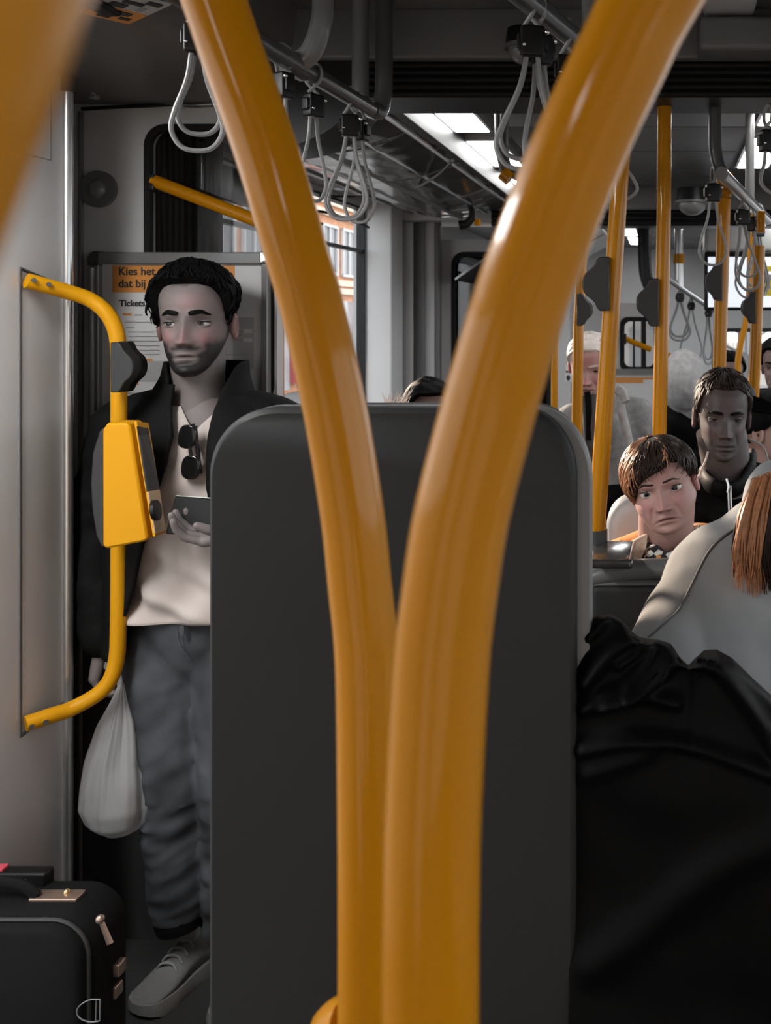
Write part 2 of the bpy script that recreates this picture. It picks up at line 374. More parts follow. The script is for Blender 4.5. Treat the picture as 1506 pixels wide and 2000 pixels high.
# near partition (behind the standing man) with tinted window
BY = 2.38
def X(px, d): return (px - CX) / F * d
def Z(py, d): return CZ - (py - HY) / F * d
hx0, hz1 = X(287, BY), Z(247, BY)
bk = struct('wall_partition', MB().plate(XL, X(541, BY), 0, 2.15, hx0, X(533, BY), Z(790, BY), hz1, .05, BY, BY + .04), G_WALL)
obj('window_seal', MB().rframe(hx0 - .006, X(536, BY), Z(795, BY), hz1 + .006, .055, .016, .042, BY - .004, BY + .012), G_RUB, bk)
obj('pane', MB().box((hx0 - .01, BY + .02, Z(795, BY)), (X(536, BY), BY + .026, hz1 + .01)), GLASS_D, bk, smooth=False)
obj('lower_panel', MB().box((XL, BY - .006, 0), (X(541, BY), BY + .001, 1.02), bev=.002), mat('lower_panel', .045, .5), bk)
obj('edge_strip', MB().tube([(X(160, BY), BY - .004, 0), (X(160, BY), BY - .004, 2.13)], .006, 8), G_MID, bk)
obj('ceiling_gasket', MB().tube(spline([P(160, 213, BY - .01), P(230, 209, BY - .01), P(300, 206, BY - .01), P(350, 203, BY - .01)]), .005, 8), G_BLACK, bk)
# bellows beyond the near partition
be = thing('bellows', 'dark ribbed bellows seen through the tinted partition window', 'bellows', (-1.4, 2.62, 0))
obj('backing', MB().box((XL, 2.66, 0), (X(432, 2.68), 2.69, 2.3)), G_DARK, be, smooth=False)
for i, px in enumerate((296, 307, 318, 330, 342, 354, 368, 384, 402, 420)):
    obj('rib', MB().tube([(X(px, 2.64), 2.65, 0), (X(px, 2.64), 2.65, 2.25)], .0075 if i < 6 else .012, 8), G_MID if i < 6 else G_DARK, be)
# B-pillar beside the door with recess frame
pl = struct('wall_pillar', MB().box((XL, 1.885, 0), (-1.372, 2.10, 2.15), bev=.004), G_PILLAR)
rz0, rz1 = Z(1433, 1.97), Z(525, 1.97)
e = .004
for (a, b) in (((1.955, rz0), (1.961, rz1)),):
    obj('recess_edge', MB().box((-1.374, a[0], a[1]), (-1.369, b[0], b[1])), G_MID, pl, smooth=False)
obj('recess_top', MB().tube([(-1.371, 1.957, rz1), (-1.371, 2.10, rz1 - .035)], .004, 6), G_DARK, pl)
obj('recess_bottom', MB().tube([(-1.371, 1.957, rz0), (-1.371, 2.10, rz0 + .012)], .004, 6), G_DARK, pl)
obj('hatch_line', MB().box((-1.3735, 2.055, 1.95), (-1.3705, 2.0565, 2.13)).box((-1.3735, 1.93, 1.95), (-1.3705, 2.0565, 1.9515)), G_MID, pl, smooth=False)
obj('corner_tube', MB().tube([(-1.368, 2.108, 0.0), (-1.368, 2.108, 2.125)], .012, 14), STEEL, pl)
obj('tube_cap', MB().tube([(-1.368, 2.108, 2.115), (-1.368, 2.108, 2.15)], .019, 14), G_DARK, pl)
struct('trim_6', MB().box((XL, 1.87, 0), (-1.375, 1.884, 2.15)), G_BLACK, smooth=False)
# mid section beyond the window: pillar, grey bellows, second partition
struct('wall_pillar_mid', MB().box((XL, 5.08, 0), (X(765, 5.08), 5.30, 2.25), bev=.01), G_PILLAR)
be2 = thing('bellows', 'grey ribbed bellows between the light pillar and the far dark window', 'bellows', (-1.5, 5.36, 0))
obj('backing', MB().box((XL, 5.46, 0), (X(860, 5.46), 5.49, 2.2)), G_MID, be2, smooth=False)
for i, (px, r) in enumerate(((775, .03), (795, .05), (818, .045), (838, .035), (851, .02))):
    obj('rib', MB().tube([(X(px, 5.44), 5.46, 0), (X(px, 5.44), 5.46, 2.18)], r, 12, flat=.7), G_WALL if i % 2 else G_MID, be2)
B2 = 5.6
pw = struct('wall_partition_mid', MB().plate(X(850, B2), X(1112, B2), 0, Z(468, B2), X(885, B2), X(1075, B2), Z(860, B2), Z(495, B2), .07, B2, B2 + .05), G_WALL)
obj('pane', MB().box((X(880, B2), B2 + .02, Z(865, B2)), (X(1080, B2), B2 + .03, Z(490, B2))), glass_mat('dark_glass', .10, .05), pw, smooth=False)
obj('window_seal', MB().rframe(X(882, B2), X(1078, B2), Z(863, B2), Z(492, B2), .075, .03, .06, B2 - .006, B2 + .01), G_RUB, pw)
struct('wall_soffit_mid', MB().box((XL, 5.3, 2.16), (-.5, 5.7, 2.33), bev=.01), G_WALL)
# rear section partition with window, bar and board
B3 = 7.2
pw3 = struct('wall_partition_rear', MB().plate(X(1092, B3), X(1296, B3), 0, Z(592, B3), X(1214, B3), X(1283, B3), Z(722, B3), Z(622, B3), .05, B3, B3 + .05), G_WALL)
obj('window_seal', MB().rframe(X(1211, B3), X(1286, B3), Z(725, B3), Z(619, B3), .06, .035, .045, B3 - .01, B3 + .01), G_RUB, pw3)
obj('mullion', MB().box((X(1236, B3), B3 + .01, Z(722, B3)), (X(1240, B3), B3 + .03, Z(622, B3))).box((X(1252, B3), B3 + .01, Z(722, B3)), (X(1262, B3), B3 + .03, Z(622, B3))), G_BLACK, pw3, smooth=False)
obj('pane', MB().box((X(1212, B3), B3 + .02, Z(724, B3)), (X(1285, B3), B3 + .026, Z(620, B3))), GLASS, pw3, smooth=False)
t = thing('sloping_grab_bar', 'short sloping yellow bar across the small far window', 'grab bar', P(1250, 670, B3 - .06))
obj('bar', MB().tube([P(1222, 662, B3 - .05), P(1272, 683, B3 - .05)], .022, 10), YEL, t)
obj('bracket', MB().box(P(1214, 652, B3 - .08), P(1224, 672, B3 - .001)), G_BLACK, t)
t = thing('notice_board', 'grey framed board with an orange line below the small far window', 'notice board', P(1245, 760, B3 - .05))
obj('panel', MB().box(P(1196, 850, B3 - .03), P(1296, 722, B3 - .002)), G_PILLAR, t, smooth=False)
obj('frame', MB().box(P(1194, 732, B3 - .06), P(1298, 720, B3 - .002)), STEEL_G, t)
obj('orange_print', MB().box(P(1200, 741, B3 - .034), P(1290, 737, B3 - .028)).box(P(1203, 748, B3 - .034), P(1256, 741, B3 - .028)), ORANGEP, t, smooth=False)
struct('wall_post_rear', MB().box(P(1298, 1100, 5.9), Vector(P(1321, 722, 5.9)) + Vector((0, .2, 0)), bev=.01), G_PILLAR)
# ------------------------------------------------------------------ foreground seat on its podium
struct('floor_podium', MB().box((-.50, -1.5, 0), (XR - .02, 1.62, .34), bev=.01), FLOORM)
SD = 1.06
def rr_outline(x0, x1, z0, z1, rl, rr, n=12):
    p = [(x0, z0), (x1, z0)]
    p += [(x1 - rr + rr * math.cos(a), z1 - rr * 1.25 + rr * 1.25 * math.sin(a)) for a in np.linspace(0, math.pi / 2, n)]
    p += [(x0 + rl + rl * math.cos(a), z1 - rl + rl * math.sin(a)) for a in np.linspace(math.pi / 2, math.pi, n)]
    return p
sx0, sx1, sz1 = X(404, SD), X(1124, SD), Z(797, SD)
st = thing('tram_seat', 'dark grey high-backed tram seat filling the foreground behind the yellow poles', 'seat', ((sx0 + sx1) / 2, SD + .1, .34))
def shell(outl, y0, y1, curve=.0, inset=.006):
    """rounded back shell: inset front edge, full middle, inset rear edge"""
    cx = sum(p[0] for p in outl) / len(outl); cz = sum(p[1] for p in outl) / len(outl); R = []
    for (y, k) in ((y0, inset), (y0 + .004, inset * .3), (y0 + .009, 0), (y1 - .008, 0), (y1, inset)):
        R.append([(x - math.copysign(min(k, abs(x - cx)), x - cx), y, z - math.copysign(k, z - cz)) for x, z in outl])
    return MB().rings(R)
obj('back_shell', shell(rr_outline(sx0, sx1, .72, sz1, .075, .065), SD, SD + .035), SEATV, st, ang=35)
obj('edge_trim', shell(rr_outline(sx0 - .003, sx1 + .017, .72, sz1 + .0005, .078, .07), SD + .024, SD + .045, inset=.003), SEATL, st, ang=35)
obj('back_cushion', shell(rr_outline(sx0 + .006, sx1 + .004, .74, sz1 - .003, .075, .065), SD + .045, SD + .11, inset=.02), SEATV, st, ang=50)
obj('seat_cushion', MB().box((sx0 + .005, SD + .06, .74), (sx1 - .005, SD + .52, .83), bev=.03), SEATV, st)
obj('pedestal', MB().box((sx0 + .12, SD + .15, .335), (sx1 - .12, SD + .40, .75), bev=.02), G_DARK, st)
# ------------------------------------------------------------------ foreground yellow poles
def pole(name, label, pts, r, cat='pole', n=10, group=None, cap=True):
    o = obj(name, MB().tube(spline(pts, n), r, 40, cap=cap), YEL)
    return tag(o, label, cat, group)
LD, RD = .585, .376
lp = [(722, 2000), (722, 1800), (721, 1600), (717, 1300), (704, 1150), (688, 1000), (655, 800), (610, 600), (581, 500), (522, 300), (452, 100), (418, 0), (345, -200), (240, -450), (120, -700), (0, -920)]
L = [P(a, b, LD) for a, b in lp]; L = [Vector((L[0].x, LD, .34)), Vector((L[0].x, LD, .8))] + L; L[-1].z = 2.16
pole('curved_grab_pole', 'thinner curved yellow pole bending up to the left before the seat', L, .0192)
rp = [(842, 2000), (843, 1800), (847, 1600), (863, 1300), (880, 1150), (904, 1000), (955, 800), (1014, 600), (1049, 500), (1127, 300), (1221, 100), (1272, 0), (1395, -200), (1590, -480), (1850, -800), (2200, -1200), (2850, -1900)]
R_ = [P(a, b, RD) for a, b in rp]; R_ = [Vector((R_[0].x, RD, .34)), Vector((R_[0].x, RD, .9))] + R_; R_.append(Vector((R_[-1].x + .1, RD, 2.30)))
pole('curved_grab_pole', 'thickest curved yellow pole in front, bending up to the right across the seat', R_, .0192)
ND = .105
npp = [(-560, 900), (-440, 530), (-385, 390), (-318, 200), (-245, 0), (-155, -260), (0, -700)]
N_ = [P(a, b, ND) for a, b in npp]; N_ = [Vector((N_[0].x - .015, ND, .34)), Vector((N_[0].x - .012, ND, 1.3))] + N_; N_ += [N_[-1] + Vector((.1, 0, .3)), Vector((N_[-1].x + .25, ND, 2.30))]
pole('curved_grab_pole', 'out-of-focus brownish yellow pole very close at the upper left corner', N_, .0192)
o = obj('pole_foot', MB().tube([P(652, 2010, .62), P(668, 1998, .6), P(690, 1996, .59)], .016, 16), YEL); tag(o, 'yellow pole bracket just visible at the bottom edge left of the poles', 'bracket')
# ------------------------------------------------------------------ ceiling rails and hangers
RZ = .45
def rail(name, label, a, b, m, r=.017, extra=None):
    t = thing(name, label, 'rail', a); obj('bar', MB().tube([a, b], r, 20), m, t); return t
def onrail(px, py, h=RZ):
    d = h * F / (HY - py); return P(px, py, d)
ra, rb = onrail(548, 108), onrail(728, 216)
dirL = (rb - ra).normalized(); ra0 = ra - dirL * 1.2
t = rail('ceiling_rail', 'dark grey ceiling rail with straps behind the thinner yellow pole', ra0, rb, STEEL_D)
obj('end_bend', MB().tube(spline([rb - dirL * .01, rb + dirL * .02 + Vector((.006, 0, .004)), rb + dirL * .03 + Vector((.012, 0, .04)), rb + dirL * .03 + Vector((.014, 0, .10)), rb + dirL * .03 + Vector((.014, 0, .25))], 6), .019, 18), STEEL_D, t)
c = onrail(575, 128)
t = thing('rail_hanger', 'light grey bent tube joining the ceiling rail from above', 'rail hanger', c)
obj('tube', MB().tube(spline([c, c + Vector((.03, 0, .025)), c + Vector((.048, .0, .075)), c + Vector((.052, 0, .13)), c + Vector((.054, 0, .27))], 8), .0185, 20), STEEL_G, t)
obj('collar', MB().tube([c - dirL * .03, c + dirL * .03], .021, 18), STEEL_D, t)
c = P(704, 120, 2.06)
t = thing('ceiling_tube', 'straight dark grey vertical tube beside the rail end', 'tube', c)
obj('tube', MB().tube([P(704, 200, 2.06), Vector((c.x, 2.06, 2.32))], .0185, 18), STEEL_G, t)
obj('clamp', MB().tube([P(704, 208, 2.06), P(704, 190, 2.06)], .021, 18), STEEL_D, t)
qa, qb = onrail(1040, 8), onrail(1128, 80); dirR = (qb - qa).normalized(); qa0 = qa - dirR * 1.3; qb1 = qa + dirR * .55
t = rail('ceiling_rail', 'black ceiling rail with a strap cluster left of the thickest yellow pole', qa0, qb1, STEEL_D)
for k, px in enumerate((1102, 1122)):
    c = qa + dirR * (.10 + .05 * k); obj('hanger', MB().tube([c + Vector((.04, .05, 0)), c + Vector((.04, .05, .24))], .009, 12), STEEL_G, t)
FZ = .35
fa, fb = onrail(1415, 345, FZ), onrail(1482, 412, FZ); dirF = (fb - fa).normalized()
t = rail('ceiling_rail', 'grey ceiling rail with straps between the two yellow poles at far right', fa - dirF * .05, fb + dirF * .3, STEEL_G)
obj('hanger', MB().tube(spline([fa + Vector((-.004, 0, 0)), fa + Vector((-.02, 0, .05)), fa + Vector((-.024, 0, .12)), fa + Vector((-.024, 0, .36))], 6), .0165, 14), STEEL_D, t)
obj('hanger', MB().tube([fb + Vector((-.02, .1, 0)), fb + Vector((-.02, .1, .36))], .016, 14), STEEL_G, t)
c = P(980, 260, 3.0)
t = thing('rail_hanger', 'dark bent hanger tube left of the thickest yellow pole below the beam', 'rail hanger', P(980, 330, 3.0))
obj('tube', MB().tube(spline([P(985, 205, 3.0), P(983, 270, 3.0), P(985, 310, 3.0), P(996, 335, 3.0), P(1030, 350, 3.0)], 6), .017, 14), STEEL_D, t)
obj('yellow_clamp', MB().tube([P(982, 338, 2.98), P(996, 350, 2.98)], .022, 12), YEL, t)
obj('strip', MB().tube(spline([P(970, 215, 2.99), P(972, 290, 2.99), P(980, 335, 2.99)], 6), .007, 8), STEEL_G, t)
for (px, pt, pb, d, lab) in ((1262, 430, 570, 5.6, 'black bent hanger tube beyond the far beam beside the tall yellow pole'), (1312, 470, 560, 6.0, 'grey hanger tube with a yellow sleeve in the far tram section')):
    t = thing('rail_hanger', lab, 'rail hanger', P(px, pb, d))
    if px == 1262: obj('tube', MB().tube(spline([P(px - 4, 396, d), P(px - 4, pt, d), P(px - 3, 500, d), P(px, 540, d), P(px + 12, pb, d)], 6), .04, 12), G_BLACK, t)
    else:
        obj('tube', MB().tube([P(px + 14, 408, d), P(px + 14, pb, d)], .03, 12), STEEL, t)
        obj('sleeve', MB().tube([P(px + 14, 496, d), P(px + 14, 515, d)], .036, 12), YEL, t)
        obj('cross_tube', MB().tube([P(1296, 539, 5.8), P(1405, 613, 6.65)], .02, 10), STEEL, t)
# ------------------------------------------------------------------ hanging straps
def strap(top, label, buck, L1, wid, yaw=0, twin=.0, rr=.019, bs=1.0, tr=.0036, grp='hanging hand straps', skew=0):
    """top: point on rail axis; buck: drop of buckle below rail; L1: loop length; wid: loop half width"""
    t = thing('hanging_strap', label, 'hand strap', top, grp); M_ = Matrix.Translation(top) @ Matrix.Rotation(yaw, 4, 'Z')
    T = lambda p: M_ @ Vector(p)
    arc = [T((.0, rr * 1.1 * math.cos(a), rr * 1.1 * math.sin(a))) for a in np.linspace(-.9, math.pi + .9, 16)]
    arc = [T((.012, 0, -buck + .01))] + arc + [T((-.012, 0, -buck + .01))]
    obj('rail_loop', MB().tube(spline(arc, 3), tr * .9, 8, up=(1, 0, 0)), STRAPM, t)
    h = .022 * bs
    bk = MB().box((-.017 * bs, -.013 * bs, -h), (.017 * bs, .013 * bs, h), bev=.004).box((-.022 * bs, -.009 * bs, -h * .5), (.022 * bs, .009 * bs, h * .55), bev=.003)
    me = bk.mesh('buckle'); me.transform(M_ @ Matrix.Translation((0, 0, -buck - h * .6)))
    b = obj('buckle', me, G_BLACK, t)
    obj('screw', MB().ball(T((.02 * bs, -.010 * bs, -buck)), .004, nu=10, nv=6), CHROME, b); obj('screw', MB().ball(T((-.012 * bs, -.014 * bs, -buck - .02)), .003, nu=10, nv=6), CHROME, b)
    z0 = -buck - h * 1.4
    def loop(w, l, y):
        p = [(-.006, y, z0 + .01), (-w * .38 + skew * .2, y, z0 - l * .28), (-w * .85 + skew * .5, y, z0 - l * .6), (-w + skew * .8, y, z0 - l * .8), (-w * .62 + skew, y, z0 - l * .96), (skew, y, z0 - l),
             (w * .62 + skew, y, z0 - l * .96), (w + skew * .8, y, z0 - l * .8), (w * .85 + skew * .5, y, z0 - l * .6), (w * .38 + skew * .2, y, z0 - l * .28), (.006, y, z0 + .01)]
        return spline([T(q) for q in p], 7)
    obj('loop', MB().tube(loop(wid, L1, 0), tr, 8), STRAPM, t)
    if twin: obj('loop', MB().tube(loop(wid * .85, L1 * twin, .012), tr, 8), STRAPM, t)
    return t
strap(onrail(385, 12) + Vector((-.0, 0, 0)), 'large double hand strap hanging left of the thinner yellow pole', .035, .145, .034, .25, .82, bs=.95)
strap(onrail(552, 110), 'hand strap half hidden behind the thinner yellow pole at the rail', .038, .16, .03, -.5, 0)
strap(onrail(612, 146), 'single hand strap on the rail just right of the thinner yellow pole', .045, .16, .03, 1.1, 0, bs=.95)
strap(onrail(684, 190), 'left of the two hand straps at the rail end', .045, .175, .040, .3, .97, skew=-.01)
strap(onrail(702, 201), 'right of the two hand straps at the rail end', .045, .175, .034, -.2, 0, skew=.0)
strap(qa + dirR * .0 + Vector((-.0, 0, .0)), 'widest hand strap loop left of the thickest yellow pole', .042, .165, .042, .2, .9, skew=-.012)
strap(qa + dirR * .025, 'hand strap bunched beside the widest loop near the thickest pole', .046, .17, .03, .5, 0, skew=.01)
strap(qa + dirR * .14, 'hand strap touching the edge of the thickest yellow pole', .045, .15, .034, .2, 0, skew=-.02)
strap(P(1195, 225, 2.0), 'hand strap showing only its loop right of the thickest yellow pole', .035, .12, .055, .1, 0)
strap(fa + Vector((-.03, -.02, 0)), 'hand strap with a wide loop at the near end of the far right rail', .03, .16, .034, .2, 0, tr=.0032)
strap(fa + dirF * .35, 'hand strap in the tangle on the far right rail, first behind the pole', .05, .19, .035, .2, .8, tr=.0035, skew=.02)
strap(fa + dirF * .55, 'hand strap in the tangle on the far right rail, second behind the pole', .05, .21, .05, -.4, .9, tr=.0035)
strap(fa + dirF * .75, 'hand strap in the tangle on the far right rail, farthest along it', .05, .20, .045, .6, .85, tr=.0035)
strap(P(1500, 225, 1.9), 'hand strap at the right picture edge above the far right rail', .04, .09, .03, .3, 0, tr=.004, skew=.02)
strap(P(1328, 561, 6.05), 'small pale hand strap below the grey tube in the far section', .05, .26, .07, .2, .9, tr=.008, bs=1.3)
strap(P(1350, 576, 6.25), 'pale hand strap hanging lower in the far section beside the grey wall', .06, .36, .075, .2, 0, tr=.007, bs=1.2)
strap(P(1384, 599, 6.53), 'narrow pale hand strap beside the brown yellow pole in the far section', .03, .34, .035, .2, .9, tr=.007, bs=1.2)
# ------------------------------------------------------------------ yellow poles with stop buttons
def button(t, px, py, d, hpx, side, wpx=None):
    h = hpx * d / F; w = (wpx or hpx * .52) * d / F; c = P(px, py, d)
    prof = [(0, -.5), (0, .5), (.36, .5), (.46, .45), (.54, .36), (.66, .29), (.88, .20), (.97, .12), (1, .05), (1, -.05), (.97, -.12), (.88, -.20), (.66, -.29), (.54, -.36), (.46, -.45), (.36, -.5)]
    pr = [(c.x + side * (a - .0) * w, c.z + b * h) for a, b in prof]
    b = obj('stop_button', MB().prism(pr, d - .030, d + .004), G_BTN, t, ang=25, bevel=.0025)
    pr2 = [(c.x + side * (a * 1.05) * w, c.z + b_ * h * 1.01) for a, b_ in prof]
    obj('button_rim', MB().prism(pr2, d + .0, d + .022), G_BLACK, b, ang=25)
def bpole(label, pts, d, r, btn=None, foot=None, group=None):
    pts = [P(a, b, d) for a, b in pts]; t = thing('yellow_pole', label, 'pole', pts[-1])
    obj('tube', MB().tube(pts, r, 24), YEL, t)
    if btn: button(t, *btn)
    if foot: obj('foot_sleeve', MB().tube([P(foot[0], foot[1], d), P(foot[0], foot[2], d)], r * 1.22, 24), G_DARK, t)
    return t
bpole('leaning yellow pole with a large grey stop button, standing on the grey partition', [(1224, 130), (1212, 330), (1165, 1040)], 1.95, .0185, (1192, 555, 1.95, 104, -1, 52), (1166, 1034, 1092))
bpole('tall straight yellow pole with stop button rising behind the short-haired woman', [(1298, 100), (1297, 400), (1283, 1100)], 2.28, .0178, (1287, 591, 2.28, 92, -1, 42))
bpole('thin yellow pole with small stop button beside the white-haired passenger', [(1150, 215), (1141, 380), (1130, 640), (1115, 1535)], 3.1, .0178, (1128, 605, 3.1, 62, 1, 28))
t = bpole('brownish yellow pole with black stop button above the seated man', [(1416, 345), (1408, 600), (1403, 790)], 2.60, .0195, (1410, 551, 2.60, 74, -1, 33))
obj('rail_clamp', MB().box(P(1401, 378, 2.50), Vector(P(1432, 335, 2.50)) + Vector((0, .12, 0)), bev=.006), YEL, t)
t = bpole('yellow pole with stop button nearest the right edge', [(1483, 480), (1475, 700), (1470, 800)], 2.75, .0178, (1475, 601, 2.75, 61, -1, 26))
obj('rail_clamp', MB().box(P(1480, 453, 2.72), Vector(P(1495, 411, 2.72)) + Vector((0, .05, 0)), bev=.006), YEL, t)
t = thing('yellow_pole', 'slim bent yellow bar beside the far rear window', 'pole', P(1440, 740, 4.6))
obj('tube', MB().tube(spline([P(1441, 1246, 4.6), P(1441, 900, 4.6), P(1441, 745, 4.6), P(1442, 700, 4.6), P(1449, 660, 4.6), P(1456, 632, 4.6), P(1464, 560, 4.6), P(1466, 345, 4.6)], 6), .016, 12), YEL, t)
bpole('narrow yellow pole in shade between the thickest pole and the pale wall', [(1084, 330), (1083, 700), (1082, 1305)], 4.2, .016)
bpole('narrow yellow pole between the notice board and the thinner curved pole', [(549, 250), (549, 790), (549, 1719)], 2.62, .0085)
t = thing('grab_loop', 'short curved yellow handle on top of the pale rear post', 'handle', P(1312, 710, 5.85))
obj('tube', MB().tube(spline([P(1302, 692, 5.85), P(1312, 697, 5.85), P(1319, 712, 5.85), P(1321, 735, 5.85)], 6), .016, 10), YEL, t)
# ------------------------------------------------------------------ sloping bar in front of partition window
t = thing('sloping_grab_bar', 'sloping yellow bar across the tinted partition window above the board', 'grab bar', P(400, 385, BY - .06))
obj('bar', MB().tube([P(299, 353, BY - .045), P(540, 446, BY - .045)], .0165, 20), YEL, t)
obj('bracket', MB().box(P(286, 372, BY - .06), Vector(P(300, 340, BY - .06)) + Vector((0, .065, 0)), bev=.003), G_BLACK, t)
# ------------------------------------------------------------------ grab handle with button and ticket validator
hp = [(52, 548, 1.955), (92, 559, 1.985), (135, 571, 2.02), (175, 585, 2.045), (207, 610, 2.055), (226, 645, 2.06), (232, 690, 2.06), (232, 760, 2.06), (232, 900, 2.06), (232, 1100, 2.06), (231, 1230, 2.06), (228, 1285, 2.06), (216, 1326, 2.055), (190, 1356, 2.045), (140, 1384, 2.02), (95, 1399, 1.985), (50, 1414, 1.955)]
gh = thing('wall_grab_bar', 'bent yellow grab bar bolted to the pale pillar', 'grab bar', P(232, 1200, 2.06))
obj('tube', MB().tube(spline([P(*q) for q in hp], 6), .0165, 24), YELF, gh)
for (x, y, d) in ((64, 548, 1.962), (93, 556, 1.985), (60, 1413, 1.962), (87, 1404, 1.982)):
    c = P(x, y, d) + Vector((.012, -.0135, 0)); obj('bolt', MB().tube([c, c + Vector((.003, -.005, 0))], .005, 10), STEEL_D, gh)
button(gh, 231, 716, 2.04, 97, 1, 44)
VD = 1.985
va = thing('ticket_validator', 'yellow and grey ticket validator with screen mounted on the bent grab bar', 'ticket validator', P(255, 1060, VD))
pp = [(219, 836), (228, 822), (266, 822), (272, 830), (306, 1044), (300, 1050), (226, 1064), (219, 1058)]
obj('housing', MB().prism([(X(a, VD), Z(b, VD)) for a, b in pp], VD - .035, VD + .02), YELF, va, ang=40, bevel=.006)
def quad3(a, b, c, d, th, m, name, par):   # slab on the slanted front
    n = (Vector(b) - Vector(a)).cross(Vector(d) - Vector(a)).normalized() * th; vs = [a, b, c, d]
    return obj(name, MB().add([Vector(v) for v in vs] + [Vector(v) + n for v in vs], [(0, 1, 2, 3), (7, 6, 5, 4), (0, 4, 5, 1), (1, 5, 6, 2), (2, 6, 7, 3), (3, 7, 4, 0)]), m, par, smooth=False, bevel=.002)
fp = lambda x, y, d: P(x, y, d)
quad3(fp(267, 822, VD - .03), fp(291, 826, VD + .03), fp(326, 1040, VD + .03), fp(304, 1048, VD - .03), .006, YELF, 'front_panel', va)
scr = quad3(fp(270, 832, VD - .034), fp(290, 836, VD + .024), fp(313, 955, VD + .024), fp(289, 960, VD - .034), .004, G_DARK, 'screen', va)
quad3(fp(270, 832, VD - .038), fp(290, 836, VD + .02), fp(293, 848, VD + .02), fp(272, 850, VD - .038), .003, G_BLACK, 'screen_header', scr)
rd = quad3(fp(290, 960, VD - .036), fp(313, 955, VD + .022), fp(324, 1036, VD + .022), fp(304, 1042, VD - .036), .004, mat('reader_plate', (.55, .38, .22), .4), 'reader_plate', va)
c = P(308, 996, VD - .026); ax = (fp(290, 960, VD - .036) - fp(313, 955, VD + .022)).cross(fp(290, 960, VD - .036) - fp(304, 1042, VD - .036)).normalized()
if ax.y > 0: ax = -ax
obj('reader_target', MB().tube([c, c + ax * .008], .022, 20), G_BLACK, rd)
obj('reader_arrow', MB().box(c + ax * .010 + Vector((-.004, -.001, -.012)), c + ax * .010 + Vector((.006, .001, .012))), G_DARK, rd)
bp = [(220, 832), (212, 838), (199, 880), (195, 940), (198, 990), (206, 1040), (216, 1062), (222, 1062)]
obj('rear_shell', MB().prism([(X(a, VD), Z(b, VD)) for a, b in bp], VD - .033, VD + .03), G_BTN, va, ang=50, bevel=.004)
obj('underside_slot', MB().box(P(232, 1064, VD - .03), P(248, 1058, VD + .0)), G_BLACK, va)
# ------------------------------------------------------------------ round loudspeaker, ceiling stud, ceiling sign
c = P(195, 370, BY)
t = thing('wall_dome', 'round dark dome in a ring on the grey partition above the pale pillar', 'dome', c)
obj('ring', MB().tube([c + Vector((0, .004, 0)), c + Vector((0, -.012, 0))], .047, 40), G_MID, t)
obj('dome', MB().ball(c + Vector((0, -.008, 0)), (.024, .016, .026)), STEEL_G, t)
c = P(181, 189, 2.26); c.z = 2.15
t = thing('ceiling_stud', 'tiny grey stud under the vestibule ceiling near the pillar', 'stud', c)
obj('knob', MB().tube([c, c - Vector((0, 0, .008))], .007, 10).box(c + Vector((-.004, -.01, -.014)), c + Vector((.012, .01, -.005)), bev=.002), STEEL, t)
def sign(label, cpx, rot, parts, size):
    d = .545 * F / (HY - cpx[1]); c = P(cpx[0], cpx[1], d); c.z = 2.1495
    t = thing('ceiling_sign', label, 'sign', c); R = Matrix.Rotation(rot, 4, 'Z')
    for (nm, a, b, m, z) in parts:
        me = MB().box((a[0], a[1], -z - .002), (b[0], b[1], -z + .0015)).mesh(nm); me.transform(Matrix.Translation(c) @ R); obj(nm, me, m, t, smooth=False)
GREYP = mat('sticker_grey', .42, .4)
sign('orange and grey pictogram sticker on the ceiling at upper left', (243, 20), math.radians(-38), [
    ('plate', (-.085, -.042), (.085, .042), GREYP, 0), ('orange_panel', (-.083, -.040), (-.005, .040), ORANGEP, .0015),
    ('pictogram', (-.07, -.02), (-.045, .0), INK, .0025), ('pictogram', (-.035, -.005), (-.012, .02), INK, .0025), ('pictogram', (-.06, .012), (-.045, .03), INK, .0025),
    ('pictogram', (.008, -.03), (.03, -.005), INK, .0025), ('pictogram', (.04, -.02), (.055, .012), INK, .0025), ('pictogram', (.06, .01), (.078, .032), INK, .0025), ('pictogram', (.01, .012), (.034, .024), INKG, .0025)], .1)
t = thing('ceiling_box', 'small black device at the top edge next to the pictogram sticker', 'device', P(170, -6, 1.58))
obj('body', MB().box(P(152, 8, 1.58), Vector(P(192, -30, 1.58)) + Vector((0, .07, .06)), bev=.006), G_BLACK, t)
obj('arrow', MB().add([P(162, 2, 1.575), P(180, -6, 1.575), P(168, -12, 1.575), P(162, 2, 1.579), P(180, -6, 1.579), P(168, -12, 1.579)], [(0, 1, 2), (5, 4, 3), (0, 3, 4, 1), (1, 4, 5, 2), (2, 5, 3, 0)]), STEEL, t, smooth=False)
# ------------------------------------------------------------------ camera domes on the beams
def dome(label, px, py, d, r):
    c = P(px, py, d); t = thing('ceiling_dome', label, 'dome', c)
    obj('base', MB().tube([c + Vector((0, 0, r * .95)), c + Vector((0, 0, r * .2))], [r * .85, r * .95], 28), G_BLACK, t)
    obj('rim', MB().tube([c + Vector((0, 0, r * .22)), c + Vector((0, 0, r * .08))], r, 28), G_MID, t)
    obj('cover', MB().ball(c, (r * .82, r * .82, r * .62)), STEEL_G, t)
dome('grey camera dome under the dark beam among the straps', 1028, 100, 2.08, .05)
dome('grey camera dome under the far beam above the seated man', 1352, 400, 4.6, .085)
